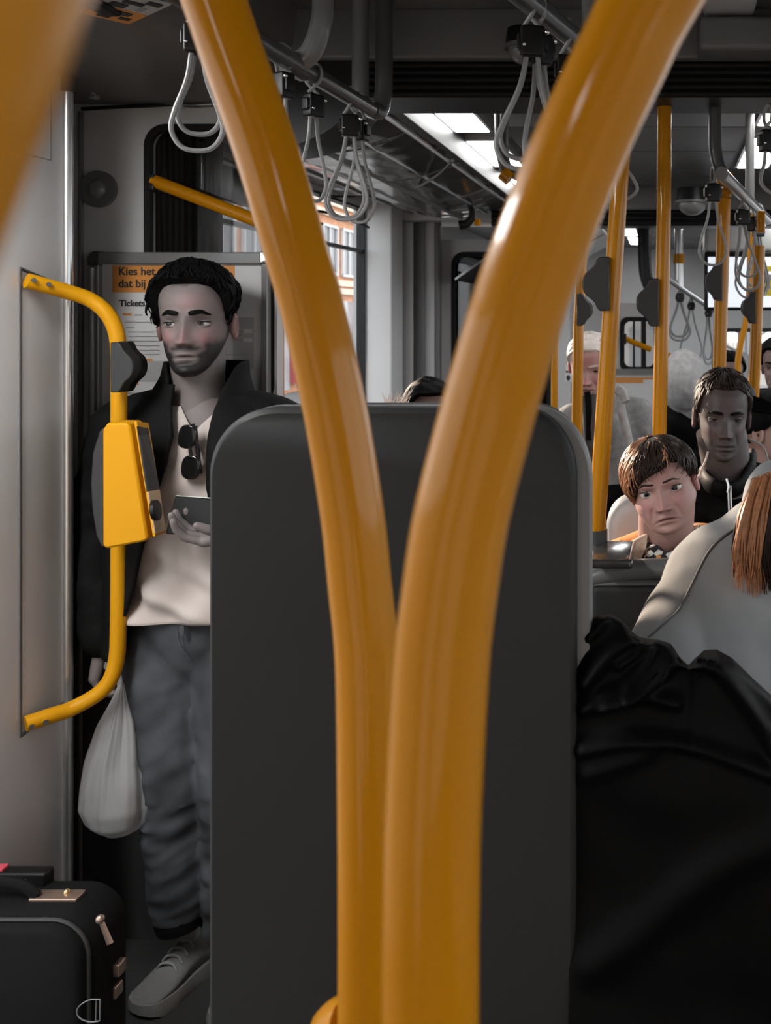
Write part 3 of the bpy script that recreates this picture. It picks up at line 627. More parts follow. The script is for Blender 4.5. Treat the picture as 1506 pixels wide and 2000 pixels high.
# ------------------------------------------------------------------ notice board with ticket poster
t = thing('notice_board', 'framed ticket poster with an orange headline behind the standing man', 'notice board', P(360, 640, BY))
PD = BY - .028
fr = MB(); x0, x1, z1, z0 = X(187, BY), X(531, BY), Z(494, BY), Z(830, BY)
obj('frame', MB().plate(x0, x1, z0, z1, x0 + .024, x1 - .016, z0 + .02, z1 - .030, .004, PD, BY - .002), STEEL_G, t, ang=30, bevel=.003)
obj('frame_corner', MB().prism([(x0 - .002, z1 - .034), (x0 + .025, z1 - .034), (x0 + .025, z1 + .002), (x0 + .012, z1 + .002), (x0 + .003, z1 - .006), (x0 - .002, z1 - .016)], PD - .004, BY - .004), G_DARK, t)
obj('frame_corner', MB().box((x1 - .018, PD - .004, z1 - .03), (x1 + .002, BY - .004, z1 + .002), bev=.003), CHROME, t)
obj('side_strip', MB().tube([(x0 + .008, PD - .003, z0), (x0 + .008, PD - .003, z1 - .04)], .008, 10), STEEL_G, t)
QD = BY - .012
sh = obj('sheet', MB().box((x0 + .02, QD, z0 + .01), (x1 - .012, BY - .004, z1 - .025)), WHITE, t, smooth=False)
ba = obj('banner', MB().box(P(219, 571, QD - .0008), P(459, 519, QD + .0005)), ORANGEP, t, smooth=False)
td = QD - .0016
text('lettering', 'Kies het ve', .0285, P(231, 537, td), INK, t, bold=.0005)
text('lettering', 'dat bij je', .0285, P(231, 561, td), INK, t, bold=.0005)
text('lettering', 'Tickets', .0225, P(233, 598, td), INK, t, bold=.0005)
text('lettering', 'aan', .018, P(464, 745, td), INK, t)
ln = MB(); lo = MB(); lg = MB(); pan = MB(); pw_ = MB()
for (a, b, y) in ((244, 312, 629), (246, 262, 639), (250, 312, 648), (250, 312, 657), (250, 312, 666), (252, 312, 675), (252, 312, 684), (254, 312, 692), (440, 488, 693), (452, 463, 705), (250, 285, 768), (252, 270, 775)):
    lg.box(P(a, y + .9, td), P(b, y - .6, td + .0008))
for (a, b, y) in ((240, 257, 614), (276, 298, 703), (262, 271, 750)): lo.box(P(a, y + 2, td), P(b, y - 2, td + .0008))
for (a, b, y) in ((262, 278, 615), (278, 289, 716)): lg.box(P(a, y + 1, td), P(b, y - 1, td + .0008))
pan.box(P(455, 720, td + .0008), P(496, 620, td + .0014)); pan2 = MB().box(P(246, 746, td + .0008), P(330, 705, td + .0014))
for (y) in (647, 664): pw_.box(P(476, y + 4, td), P(493, y - 4, td + .0005))
for (y) in (647, 655, 664): lg.box(P(463, y + 1.5, td), P(473, y - 1.5, td + .0005))
obj('text_line', lg, INKG, t, smooth=False); obj('orange_line', lo, ORANGEP, t, smooth=False)
obj('grey_field', pan, mat('print_grey', .38, .5), t, smooth=False); obj('grey_field', pan2, mat('print_grey', .38, .5), t, smooth=False); obj('white_field', pw_, WHITE, t, smooth=False)
# ------------------------------------------------------------------ far screen
SDp = 6.0
t = thing('display_screen', 'wide bright information screen hanging in the rear section at right', 'screen', P(1450, 600, SDp))
obj('casing', MB().box(P(1376, 606, SDp), Vector(P(1560, 492, SDp)) + Vector((0, .08, 0)), bev=.01), G_BLACK, t)
scm = mat('screen_light', (.55, .58, .64), .3, var=.04); b_ = scm.node_tree.nodes['Principled BSDF']; b_.inputs['Emission Color'].default_value = (.82, .87, .96, 1); b_.inputs['Emission Strength'].default_value = .42
obj('display', MB().box(P(1383, 600, SDp - .006), P(1552, 502, SDp)), scm, t, smooth=False)
yp = mat('print_yellow', (.75, .55, .03), .5)
gr = MB().box(P(1490, 530, SDp - .010), P(1530, 520, SDp - .005)).box(P(1490, 562, SDp - .010), P(1530, 548, SDp - .005)).box(P(1488, 578, SDp - .010), P(1530, 564, SDp - .005))
obj('yellow_graphic', gr, yp, t, smooth=False)
obj('dark_graphic', MB().box(P(1490, 564, SDp - .011), P(1530, 560, SDp - .006)).box(P(1494, 548, SDp - .011), P(1510, 536, SDp - .006)), INKG, t, smooth=False)
obj('mount', MB().box(P(1376, 492, SDp), Vector(P(1560, 440, SDp)) + Vector((0, .3, 0)), bev=.03), G_WALL, t)
# pale stickers on the wall behind the white-haired passenger
t = thing('wall_notice', 'small black and white notice on the pale wall left of the thin yellow pole', 'notice', P(1112, 730, B2 - .004))
obj('sheet', MB().box(P(1104, 745, B2 - .004), P(1117, 712, B2)), WHITE, t, smooth=False)
obj('symbol', MB().ball(P(1110, 738, B2 - .004), (.012, .003, .018)).box(P(1105, 724, B2 - .006), P(1116, 728, B2 - .003)), INK, t)
# loose cable under the cove and dark hook
o = obj('cable', MB().tube(spline([P(622, 383, 4.35), P(690, 384, 4.5), P(757, 384, 4.3), P(800, 372, 4.0), P(850, 345, 3.6), P(884, 314, 3.35)], 8), .006, 8), G_BLACK); tag(o, 'thin black cable drooping below the shiny ceiling cove', 'cable')
o = obj('cable', MB().tube(spline([P(620, 412, 4.4), P(650, 418, 4.5), P(690, 432, 4.7), P(720, 444, 4.9)], 8), .007, 8), G_BLACK); tag(o, 'black cable crossing the bright side window below the strap loops', 'cable')
t = thing('ceiling_hook', 'dark curved hook below the far end of the shiny cove', 'hook', P(920, 415, 4.6))
obj('arm', MB().tube(spline([P(898, 440, 4.6), P(913, 436, 4.6), P(922, 420, 4.6), P(917, 398, 4.6)], 6), [.025 - .0007 * i for i in range(19)], 10), G_BLACK, t)
obj('tip', MB().box(P(926, 440, 4.6), Vector(P(937, 428, 4.6)) + Vector((0, .03, 0)), bev=.004), YEL, t)
# ------------------------------------------------------------------ grey partition in front of the woman
QP = 1.86
t = thing('seat_partition', 'dark grey seat back with a rounded top rail in front of the short-haired woman', 'seat', P(1300, 1400, QP))
x0, x1 = X(1149, QP), .52
obj('panel', MB().box((x0, QP, .34), (x1, QP + .05, Z(1135, QP)), bev=.015), mat('partition_plastic', .085, .35, var=.06), t)
obj('top_rail', MB().tube(spline([(x0 - .005, QP + .02, Z(1150, QP)), (x0 + .004, QP + .02, Z(1138, QP)), (x0 + .05, QP + .02, Z(1124, QP)), (x0 + .13, QP + .02, Z(1116, QP)), (x0 + .3, QP + .02, Z(1114, QP)), (x1, QP + .02, Z(1114, QP))], 5), .021, 16), mat('rail_plastic', .10, .3, coat=.2), t)
obj('inner_pad', MB().box((x0 + .008, QP - .012, .5), (x1 - .02, QP + .005, Z(1143, QP)), bev=.012), SEATV, t)
obj('rail_plate', MB().box(P(1148, 1112, 1.80), Vector(P(1236, 1094, 1.80)) + Vector((0, .16, 0)), bev=.008), mat('plate_gloss', .03, .15, coat=.5), t)
# pale seat head and other seats behind
def pxseat(label, px0, px1, pyt, d, m, zb=.4):
    t = thing('tram_seat', label, 'seat', ((X(px0, d) + X(px1, d)) / 2, d, 0))
    ol = rr_outline(X(px0, d), X(px1, d), zb, Z(pyt, d), .07, .07)
    R = []
    cx = (X(px0, d) + X(px1, d)) / 2
    for (y, k) in ((d - .045, .03), (d - .04, .012), (d - .02, 0), (d + .03, 0), (d + .05, .02)):
        R.append([(x - math.copysign(min(k, abs(x - cx)), x - cx), y, z - k) for x, z in ol])
    obj('backrest', MB().rings(R), m, t, ang=50)
    obj('seat_pan', MB().box((X(px0, d), d - .36, zb), (X(px1, d), d, zb + .08), bev=.02), m, t)
    obj('pedestal', MB().box((cx - .08, d - .30, 0), (cx + .08, d - .1, zb + .01), bev=.01), G_DARK, t)
pxseat('pale grey seat head showing left of the short-haired woman', 1186, 1345, 966, 2.28, mat('pale_seat', .27, .5, var=.06))
# ------------------------------------------------------------------ outside: street, facade, tree
struct('ground', MB().box((-60, -30, -.9), (40, 90, -.8)), mat('asphalt', .12, .9, var=.3, scale=2), smooth=False)
fx = -12.0
bd = thing('building', 'orange brick street facade seen through the left side window', 'building', (fx - 2, 32, -.8))
BRICK = mat('brick_orange', (.60, .30, .17), .9, var=.35, scale=3, bump=.3, bscale=30)
STONE = mat('stone_band', (.74, .60, .48), .8, var=.15, scale=4)
WINF = mat('facade_window_frame', .62, .6); WING = mat('facade_window_glass', (.17, .17, .18), .08, var=.5, scale=1)
obj('wall', MB().box((fx - 4, 23.5, -.8), (fx, 50, 12)), BRICK, bd, smooth=False)
for z in (2.45, 2.75, 5.2, 5.6, 8.3): obj('stone_band', MB().box((fx - .05, 23.4, z), (fx + .12, 50, z + .22)), STONE, bd, smooth=False)
wf = MB().box((0, 0, 0), (.10, 1.5, .1)).box((0, 0, 1.7), (.10, 1.5, 1.8)).box((0, 0, 0), (.10, .1, 1.8)).box((0, 1.4, 0), (.10, 1.5, 1.8)).box((0, .7, 0), (.08, .8, 1.8)).mesh('window_frame')
wg = MB().box((.01, .05, .05), (.03, 1.45, 1.75)).mesh('pane')
first = [None, None]
for z in (3.1, 6.0, 8.8):
    for k in range(13):
        y = 24 + k * 2.0
        if first[0] is None:
            a = obj('window_frame', wf, WINF, bd, smooth=False); b = obj('pane', wg, WING, a, smooth=False); first = [a, b]; a.location = Vector((fx + .02, y, z)) - bd.location; b.location = (0, 0, 0)
        else:
            a = first[0].copy(); COL.objects.link(a); a.parent = bd; a.location = Vector((fx + .02, y, z)) - bd.location
            b = first[1].copy(); COL.objects.link(b); b.parent = a; b.location = (0, 0, 0)
for k in range(8):
    y = 24 + k * 3.0
    obj('shop_front', MB().box((fx - .02, y, -.7), (fx + .05, y + 2.3, 2.2)), mat('shop_glass', (.42, .43, .44), .15, var=.5, scale=.8), bd, smooth=False)
    obj('shop_sign', MB().box((fx, y + 2.35, -.5), (fx + .3, y + 2.9, 2.3)), mat('sign_red', (.45, .10, .10), .6) if k % 2 else STONE, bd, smooth=False)
tr = thing('street_tree', 'bare street tree outside the rear window', 'tree', (1.4, 15, -.8)); mb = MB()
mb.tube([(1.25, 15, -.8), (1.3, 15, 2), (1.35, 15, 5)], [.13, .11, .08], 8)
r_ = random.Random(3)
for k in range(26):
    z = r_.uniform(.2, 3.5); s = r_.choice((-1, 1)); l = r_.uniform(.6, 1.5)
    mb.tube(spline([(1.3, 15, z), (1.3 + s * l * .5, 15 + r_.uniform(-.3, .3), z + l * .25), (1.3 + s * l, 15, z + l * r_.uniform(.1, .9))], 4), [.035, .03, .028, .026, .022, .018, .014, .01, .006], 6)
obj('trunk', mb, mat('bark', .10, .9), tr)
# ------------------------------------------------------------------ people: head, hands, hair, clothes
HZ = np.array([-.112, -.108, -.100, -.090, -.080, -.070, -.060, -.040, -.020, 0, .02, .04, .06, .08, .095, .105, .111, .113])
HW = np.array([.012, .023, .034, .0415, .047, .0525, .057, .0635, .0685, .072, .0745, .0765, .0765, .071, .061, .048, .030, .004])
HF = np.array([-.078, -.087, -.0935, -.0955, -.0945, -.0955, -.0960, -.0945, -.0925, -.0905, -.0945, -.0955, -.0915, -.079, -.062, -.042, -.020, .0])
HB = np.array([-.055, -.045, -.030, -.012, .005, .018, .03, .055, .075, .088, .095, .098, .096, .088, .074, .056, .034, .012])
def hp_(z, T): return np.interp(z, HZ, T)
def smooth_tab(T):
    zz = np.linspace(HZ[0], HZ[-1], 400); v = np.interp(zz, HZ, T); k = np.hanning(31); k /= k.sum()
    vp = np.concatenate([np.full(15, v[0]), v, np.full(15, v[-1])]); return zz, np.convolve(vp, k, 'valid')
TABS = [smooth_tab(T) for T in (HW, HF, HB)]
def ht(z, i): return np.interp(z, TABS[i][0], TABS[i][1])
def G(a, s): return np.exp(-(a / s) ** 2)
def face_disp(x, z, k):
    ax = np.abs(x); zm = z + k.get('frown', .002) * (x / .024) ** 2; ns = k.get('nose', 1.0); d = 0 * x
    t = np.clip((.012 - z) / .048, 0, 1); ridge = (.004 + .019 * t ** 1.2) * sm(z, .024, .004) * sm(z, -.0485, -.038)
    d += ns * ridge * G(x, .0075 + .0045 * t)
    d += .0085 * G(ax - .0125, .0065) * G(z + .0405, .0065) * ns
    d -= .0125 * G(ax - .0315, .0165) * G(z + .001, .0115)
    d += .0045 * G(ax - .027, .02) * G(z - .0205, .008)
    d += .004 * G(ax - .046, .02) * G(z + .028, .016)
    d += .0055 * G(x, .019) * G(zm + .0615, .0046) + .0065 * G(x, .0165) * G(zm + .0745, .0052)
    d -= .0048 * G(x, .024) * G(zm + .0682, .0022)
    d -= .0035 * G(x, .02) * G(z + .0845, .005); d += .0075 * G(x, .018) * G(z + .099, .011)
    d -= .0030 * G(ax - .030 - (z + .045) * -.25, .005) * sm(z, -.08, -.06) * sm(z, -.03, -.045) * k.get('fold', 1)
    return d
def surf(x, z, k={}):
    """front surface y at (x,z) in head space"""
    x = np.asarray(x, float); z = np.asarray(z, float) + 0 * x
    w = ht(z, 0) * (1 + k.get('jaw', 0) * sm(z, .0, -.05)); f = ht(z, 1); b = ht(z, 2); y0 = .35 * f + .65 * b; q = np.clip(np.abs(x) / w, 0, 1)
    return y0 + (f - y0) * (1 - q ** 2.4) ** (1 / 2.4) - face_disp(x, z, k)
def head_arrays(k):
    nz, na = 120, 144; zs = HZ[0] + (HZ[-1] - HZ[0]) * (.5 - .5 * np.cos(np.linspace(0.02, math.pi - .02, nz))); zs = .5 * zs + .5 * np.linspace(HZ[0] + .0005, HZ[-1] - .0005, nz)
    a = np.linspace(0, 2 * math.pi, na, endpoint=False); a = a - .42 * np.sin(2 * a) * .5 - .0   # front denser
    Zg, A = np.meshgrid(zs, a, indexing='ij'); w = ht(Zg, 0) * (1 + k.get('jaw', 0) * sm(Zg, .0, -.05)); f = ht(Zg, 1); b = ht(Zg, 2); y0 = .35 * f + .65 * b
    s, c = np.sin(A), np.cos(A); n = 2.4
    den = (np.abs(s) ** n + np.abs(c) ** n) ** (1 / n); x = w * s / den; yy = c / den
    y = np.where(yy > 0, y0 + (f - y0) * yy, y0 + (b - y0) * (-yy))
    fr = sm(yy, .05, .5); y = y - face_disp(x, Zg, k) * fr
    V = np.stack([x, y, Zg], -1).reshape(-1, 3)
    fs = [(i * na + j, i * na + (j + 1) % na, (i + 1) * na + (j + 1) % na, (i + 1) * na + j) for i in range(nz - 1) for j in range(na)]
    fs += [tuple(range(na - 1, -1, -1)), tuple((nz - 1) * na + j for j in range(na))]
    return V, fs
def head_tint(V, k):
    base = np.array(k['skin']); pink = np.array(k.get('pink', k['skin'])); dark = np.array(k.get('beardc', (.02, .018, .018)))
    x, y, z = V.T; ax = np.abs(x); front = sm(y, -.01, -.05); C = np.tile(base, (len(V), 1))
    pk = np.clip(G(ax - .040, .02) * G(z + .03, .022) + .8 * G(x, .012) * G(z + .03, .02) + .7 * G(x - .01, .03) * G(z - .045, .02) + k.get('pinkall', 0), 0, 1)
    C = C + (pink - base) * (pk * front)[:, None] * k.get('pinkk', 1)
    zm = z + k.get('frown', .002) * (x / .024) ** 2
    lip = np.clip(G(x, .021) * G(zm + .0675, .0085), 0, 1) * front; lip = sm(lip, .35, .7)
    C = C + (np.array(k.get('lip', (.25, .12, .12))) - C) * (lip * .6)[:, None]
    ml = sm(G(x, .028) * G(zm + .0682, .0022), .3, .7) * front; C *= (1 - .75 * ml)[:, None]
    br = k.get('beard', 0)
    if br:
        edge = -.042 - .055 * sm(ax, .065, .03) * .55; nz_ = wav(V, 160, 5) * .004
        m = sm(z + nz_, -.026 + 0 * z, -.05) * sm(ax, .028, .045) + sm(z + nz_, -.076, -.086) + .95 * G(z + .052, .0055) * sm(ax, .040, .024) + sm(z, -.055, -.065) * G(ax - .032, .009)
        m = np.clip(m, 0, 1) * (1 - lip) * sm(y, .03, .0); C = C + (dark - C) * (m * br)[:, None]
    if k.get('stubble'): C = C * (1 - k['stubble'] * sm(z, -.035, -.06) * (1 - lip))[:, None]
    C *= (1 - .55 * G(ax - .010, .004) * G(z + .0475, .003) * front)[:, None]
    return C
def rotm(yaw, pitch, roll, xs=1): return Euler((math.radians(pitch), math.radians(roll), math.radians(yaw)), 'XYZ').to_matrix() @ Matrix.Diagonal((xs, 1, 1))
def xform(V, R, s, c): return (np.asarray(V) * s) @ np.array(R).T + np.array(c)
def make_head(t, c, s, yaw, pitch, roll, k, neck_to, neck_r=.056, extra=None):
    """body mesh: head + neck (+ extra closed parts), eyes and brows as children of the person"""
    R = rotm(yaw, pitch, roll, k.get('xs', 1)); c = Vector(c); V, fs = head_arrays(k); T = head_tint(V, k); mb = MB(); mb.add(xform(V, R, s, c), fs); cols = [T]
    def more(m2, colf=None):
        o = len(mb.v); mb.add(m2.v, m2.f); cols.append(np.tile(np.array(k['skin']), (len(m2.v), 1)) if colf is None else colf)
    for sd in (-1, 1):                                        # ears
        e = MB(); N = 22; R0 = []
        pr = [(0, .30), (.35, .85), (.62, 1.0), (.85, .97), (1.0, .78), (.92, .62), (.6, .5), (.55, .2)]
        for j in range(N):
            a = 2 * math.pi * j / N; ex = .0175 * (1 + .12 * math.sin(a)); ez = .031 if math.sin(a) > 0 else .029
            R0.append([(sd * (.0705 + .016 * h), .010 + ex * rr * math.cos(a) + .006 * h, -.012 + ez * rr * math.sin(a)) for h, rr in pr])
        e.rings(R0 + [R0[0]], closed=False, caps=(False, False))
        e2 = MB(); e2.add(xform(e.v, R, s, c), e.f)
        ec = np.tile(np.array(k.get('ear', k.get('pink', k['skin']))), (len(e2.v), 1)); more(e2, ec)
    nk = MB(); a = Vector(xform([(0, .018, -.045)], R, s, c)[0]); nt = Vector(neck_to); md = a.lerp(nt, .5)
    nk.tube(spline([a, md + Vector((0, -.004, 0)), nt, nt + (nt - md) * .6], 6), [neck_r * q for q in np.interp(np.linspace(0, 1, 19), [0, .5, .8, 1], [1, .98, 1.12, 1.5])], 36)
    more(nk)
    if extra: more(extra)
    me = mb.mesh('body'); tint(me, np.concatenate(cols)); body = obj('body', me, SKIN, t, ang=70)
    gz = k.get('gaze', (0, 0))
    for sd in (-1, 1):
        ec = np.array((sd * .0315, float(surf(.0315, 0.0, k)) + .0076, .0)); e = MB(); e.ball((0, 0, 0), .0122, nu=28, nv=20); Ve = np.array(e.v); XS = np.array((1.28, 1, 1)) * k.get('es', 1)
        gd = np.array((math.sin(math.radians(gz[0] + sd * 9)), -math.cos(math.radians(gz[0])), math.sin(math.radians(gz[1])))); gd /= np.linalg.norm(gd)
        q = np.degrees(np.arccos(np.clip(Ve / .0122 @ gd, -1, 1))); ce_ = np.tile(np.array(k.get('sclera', (.42, .40, .39))), (len(Ve), 1))
        ce_[q < 27] = (.03, .02, .016); ce_[q < 13] = (.003, .003, .003)
        m2 = MB(); m2.add(xform(Ve * XS + ec, R, s, c), e.f); me = m2.mesh('eye'); tint(me, ce_); obj('eye', me, EYEW, t)
        ld = MB()                                              # eyelids
        for (e0, e1, th) in ((k.get('lid', 16), 85, .0009), (k.get('lidl', -24), -85, .0006)):
            G_ = []
            for i in range(7):
                el = math.radians(lerp(e0, e1, i / 6)); row = []
                for j in range(15):
                    az = math.radians(lerp(-72, 72, j / 14)); droop = math.radians(-9 if e0 > 0 else 7) * (abs(j - 7) / 7) ** 2 * (1 - i / 6)
                    rr = .0122 + th + .0004; row.append((rr * math.cos(el + droop) * math.sin(az), -rr * math.cos(el + droop) * math.cos(az), rr * math.sin(el + droop)))
                G_.append(row)
            n = 15; vs = [v for r in G_ for v in r]; o = len(ld.v)
            ld.add(vs, [(i * n + j, i * n + j + 1, (i + 1) * n + j + 1, (i + 1) * n + j) for i in range(6) for j in range(14)])
        m2 = MB(); m2.add(xform(np.array(ld.v) * XS + ec, R, s, c), ld.f); me = m2.mesh('eyelid'); lc = np.array(k['skin']) * .8; tint(me, np.tile(lc, (len(m2.v), 1)))
        lo = obj('eyelid', me, SKIN, t, fix=False); so_ = lo.modifiers.new('s', 'SOLIDIFY'); so_.thickness = .0012; so_.offset = 0
        lash = [Vector(xform([np.array(p) * XS * 1.03 + ec], R, s, c)[0]) for p in ld.v[:15]]
        obj('eyelash', MB().tube(lash, .0012 * s, 6), G_BLACK, t)
        bw = k.get('brow', (.026, .030, .024, .0042)); pts = []
        for j in range(9):
            u = j / 8; x = lerp(.0115, .052, u); z = bw[0] + (bw[1] - bw[0]) * math.sin(math.pi * min(1, u * 1.15) * .5) - (bw[1] - bw[2]) * sm(u, .55, 1); yv = float(surf(x, z, k)) - .001
            pts.append(Vector(xform([(sd * x, yv, z)], R, s, c)[0]))
        obj('eyebrow', MB().tube(pts, [bw[3] * s * q for q in (.75, 1, 1.05, 1, .95, .85, .7, .5, .2)], 10, flat=.45, up=R @ Vector((0, -1, 0))), k['browm'], t)
    return body, R
EC, ER = np.array((0, .002, .03)), np.array((.0765, .0975, .083))
def ell(phi, th, off):
    """point on the skull ellipsoid; phi=0 front, + towards +x; th from crown"""
    n = np.stack([np.sin(th) * np.sin(phi), -np.sin(th) * np.cos(phi), np.cos(th)], -1); return EC + n * (ER + np.asarray(off)[..., None])
def hair_cap(end, thick, bump=.003, bf=90, seed=1, grain=.0012):
    nt, npn = 44, 110; ph = np.linspace(-math.pi, math.pi, npn, endpoint=False); u = np.linspace(0, 1, nt)
    U, PH = np.meshgrid(u, ph, indexing='ij'); E = np.radians(end(np.degrees(PH))); TH = U * E; O = thick(np.degrees(PH), np.degrees(TH), U)
    base = ell(PH, TH, O).reshape(-1, 3); nz = wav(base, bf, seed) * bump + np.sin(PH.ravel() * 70 + wav(base, 60, seed + 1) * 3) * grain
    Oo = O + nz.reshape(O.shape) * sm(U, 1.0, .8) ; Oo = Oo * sm(U, 1.001, .93) + -.002 * (1 - sm(U, 1.001, .93))
    V = ell(PH, TH, Oo); n = npn
    return V.reshape(-1, 3), [(i * n + j, i * n + (j + 1) % n, (i + 1) * n + (j + 1) % n, (i + 1) * n + j) for i in range(nt - 1) for j in range(npn)]
def strands(paths, r0, m2=None, seg=5):
    mb = m2 or MB()
    for p in paths:
        n = len(p); mb.tube(p, [r0 * (1 - .85 * (i / (n - 1)) ** 1.5) for i in range(n)], seg)
    return mb
def hand(Mx, curl, s=1.0, thumb=(-.62, .35, -.70), mirror=1, spread=.06, thumb_curl=.3):
    """closed hand mesh; local frame: wrist at origin, fingers along -Z, palm faces +Y, thumb on -X*mirror"""
    mb = MB(); q = lambda p: Mx @ Vector((p[0] * mirror * s, p[1] * s, p[2] * s))
    mb.cap(q((0, 0, .05)), q((0, 0, -.01)), .027 * s, .027 * s)
    for i, x in enumerate((-.029, -.010, .010, .028)): mb.cap(q((x * .6, 0, -.012)), q((x, 0, -.083 - (.004 if i in (1, 2) else 0))), .016 * s, .0125 * s)
    for i, (x, l) in enumerate(zip((-.030, -.0105, .0105, .029), ((.036, .024, .02), (.040, .027, .022), (.037, .025, .021), (.029, .02, .018)))):
        p = Vector((x, 0, -.086)); a = 0; rr = .0096 if i < 3 else .0084
        for j in range(3):
            a += curl[i] * (.9, 1.1, .7)[j]; d = Vector((spread * (i - 1.5), math.sin(a), -math.cos(a))).normalized(); e = p + d * l[j]
            mb.cap(q(p), q(e), rr * s * (1, .93, .85)[j], rr * s * (.93, .85, .74)[j]); p = e
    b = Vector((-.026, .006, -.022)); d = Vector(thumb).normalized(); m = b + d * .042; mb.cap(q(b), q(m), .0165 * s, .0125 * s)
    d2 = (d + Vector((thumb_curl, .25 * thumb_curl, -.5))).normalized(); e = m + d2 * .030; mb.cap(q(m), q(e), .0118 * s, .0105 * s); mb.cap(q(e), q(e + (d2 + Vector((.2, .1, 0))).normalized() * .022), .0105 * s, .008 * s)
    me = baked(mb, .0026 * s, 3); r = MB(); r.v = [tuple(v.co) for v in me.vertices]; r.f = [tuple(p.vertices) for p in me.polygons]; r.mi = [0] * len(r.f); bpy.data.meshes.remove(me); return r
def loft(sec, n=56, pw=2.3):
    """sec: list of (cx, cy, z, half width, half depth) from bottom to top"""
    R = []
    for (cx, cy, z, w, d) in sec:
        r = []
        for k in range(n):
            a = 2 * math.pi * k / n; s_, c_ = math.sin(a), math.cos(a); den = (abs(s_) ** pw + abs(c_) ** pw) ** (1 / pw); r.append((cx + w * s_ / den, cy - d * c_ / den, z))
        R.append(r)
    return R
def dense(sec, m):
    sec = np.array(sec); u = np.linspace(0, 1, len(sec)); v = np.linspace(0, 1, m); return [tuple(np.interp(v, u, sec[:, i]) for i in range(5)) for _ in (0,)][0] if False else [tuple(float(np.interp(q, u, sec[:, i])) for i in range(5)) for q in v]
def aof(xr, pw=2.3):
    """ring angle whose relative x (x/w) is xr, on the front half"""
    a = np.linspace(-math.pi / 2, math.pi / 2, 401); v = np.sin(a) / (np.abs(np.sin(a)) ** pw + np.abs(np.cos(a)) ** pw) ** (1 / pw); return float(np.interp(xr, v, a))
def open_loft(sec, xl, xr, n=90, pw=2.3):
    """loft that is open in front between x=xl(z) and x=xr(z)"""
    R = []
    for (cx, cy, z, w, d) in sec:
        a0 = aof(np.clip((xr(z) - cx) / w, -.999, .999)); a1 = aof(np.clip((xl(z) - cx) / w, -.999, .999)) + 2 * math.pi; r = []
        for a in np.linspace(a0, a1, n):
            s_, c_ = math.sin(a), math.cos(a); den = (abs(s_) ** pw + abs(c_) ** pw) ** (1 / pw); r.append((cx + w * s_ / den, cy - d * c_ / den, z))
        R.append(r)
    return MB().rings(R, closed=False, caps=(False, False))
def wrinkle(amp, f, seed, aniso=(1, 1, 1)):
    def fn(c):
        w = wav(c * np.array(aniso), f, seed); w2 = wav(c * np.array(aniso), f * 2.3, seed + 3)
        return amp * ((1 - np.abs(w) * 2) * .6 + .4 * w2)
    return fn
# ------------------------------------------------------------------ standing man
MD = 2.175
def Q(px, py, d=MD): return P(px, py, d)
man = thing('person', 'standing bearded man in an open black jacket looking sideways, phone in hand', 'person', (Q(390, 1900).x, MD + .02, 0))
skinM = (.165, .142, .136)
hk = dict(xs=.92, es=1.08, skin=skinM, pink=(.27, .145, .145), pinkk=.9, lip=(.15, .105, .10), beard=1.0, beardc=(.012, .011, .011), brow=(.021, .0255, .0175, .0052), browm=HAIRB, gaze=(-14, 0), lid=14, lidl=-20, nose=1.12, ear=(.22, .125, .12))
ext = MB()
nb = Q(388, 800, MD + .02)
ext.rings(loft(dense([(nb.x, MD + .02, 1.10, .13, .07), (nb.x, MD + .02, 1.22, .15, .085), (nb.x, MD + .02, 1.30, .145, .085), (nb.x, MD + .02, 1.365, .10, .07), (nb.x, MD + .025, 1.41, .062, .058)], 24)))
# hand with phone (right hand, in front of the shirt)
pc = Q(383, 985, 1.985)
Mh = Matrix.Translation(pc + Vector((.085, .035, -.03))) @ Euler((math.radians(62), math.radians(12), math.radians(-78)), 'XYZ').to_matrix().to_4x4()
def hand_dir(base, fdir, pdir):
    """frame with fingers along fdir and palm facing pdir"""
    z = -Vector(fdir).normalized(); y = Vector(pdir); y = (y - z * y.dot(z)).normalized(); x = y.cross(z)
    return Matrix.Translation(base) @ Matrix((x, y, z)).transposed().to_4x4()
Mh = hand_dir(pc + Vector((.105, .018, -.062)), (-.95, -.25, -.05), (-.1, -.25, .95))
h1 = hand(Mh, (.50, .48, .46, .5), 1.0, thumb=(-.75, .55, -.5), mirror=1)
ext.add(h1.v, h1.f)
# hanging hand holding the bag
hb = Q(203, 1248, 2.17)
Mh2 = hand_dir(hb + Vector((0, 0, 0)), (-.12, -.12, -.98), (.92, .35, 0))
h2 = hand(Mh2, (.55, .62, .65, .68), 1.0, thumb=(-.6, .45, -.7), mirror=1)
ext.add(h2.v, h2.f)
arms = MB(); arms.chain([Vector((nb.x - .05, MD + .03, 1.34)), Q(243, 838, MD + .03), Q(182, 1030, MD + .03), hb + Vector((.002, .01, .03))], [.05, .045, .036, .026]); arms.chain([Vector((nb.x + .05, MD + .03, 1.34)), Q(545, 838, MD + .03), Q(575, 1030, MD), pc + Vector((.15, .02, -.055))], [.05, .045, .036, .026]); ext.add(arms.v, arms.f)
body, RM = make_head(man, Q(383, 629, 2.18), 1.09, 13, 2, -1, hk, nb, .060, ext)
hc = Vector(Q(383, 629, 2.18))
def m_end(p):
    a = np.abs(p); return np.interp(a, [0, 25, 45, 60, 78, 95, 115, 140, 180], [52, 54, 60, 76, 112, 112, 118, 132, 138])
def m_thick(p, th, U):
    a = np.abs(p); f = np.interp(a, [0, 40, 80, 120, 180], [.030, .028, .016, .012, .014]); top = np.interp(th, [0, 30, 60, 90, 120], [.016, .026, .030, .020, .008])
    return np.minimum(f, .04) * .45 + top * .55 - .012 * sm(a, 60, 80) * sm(th, 70, 100)
V, fs = hair_cap(m_end, m_thick, .006, 55, 4, .0010)
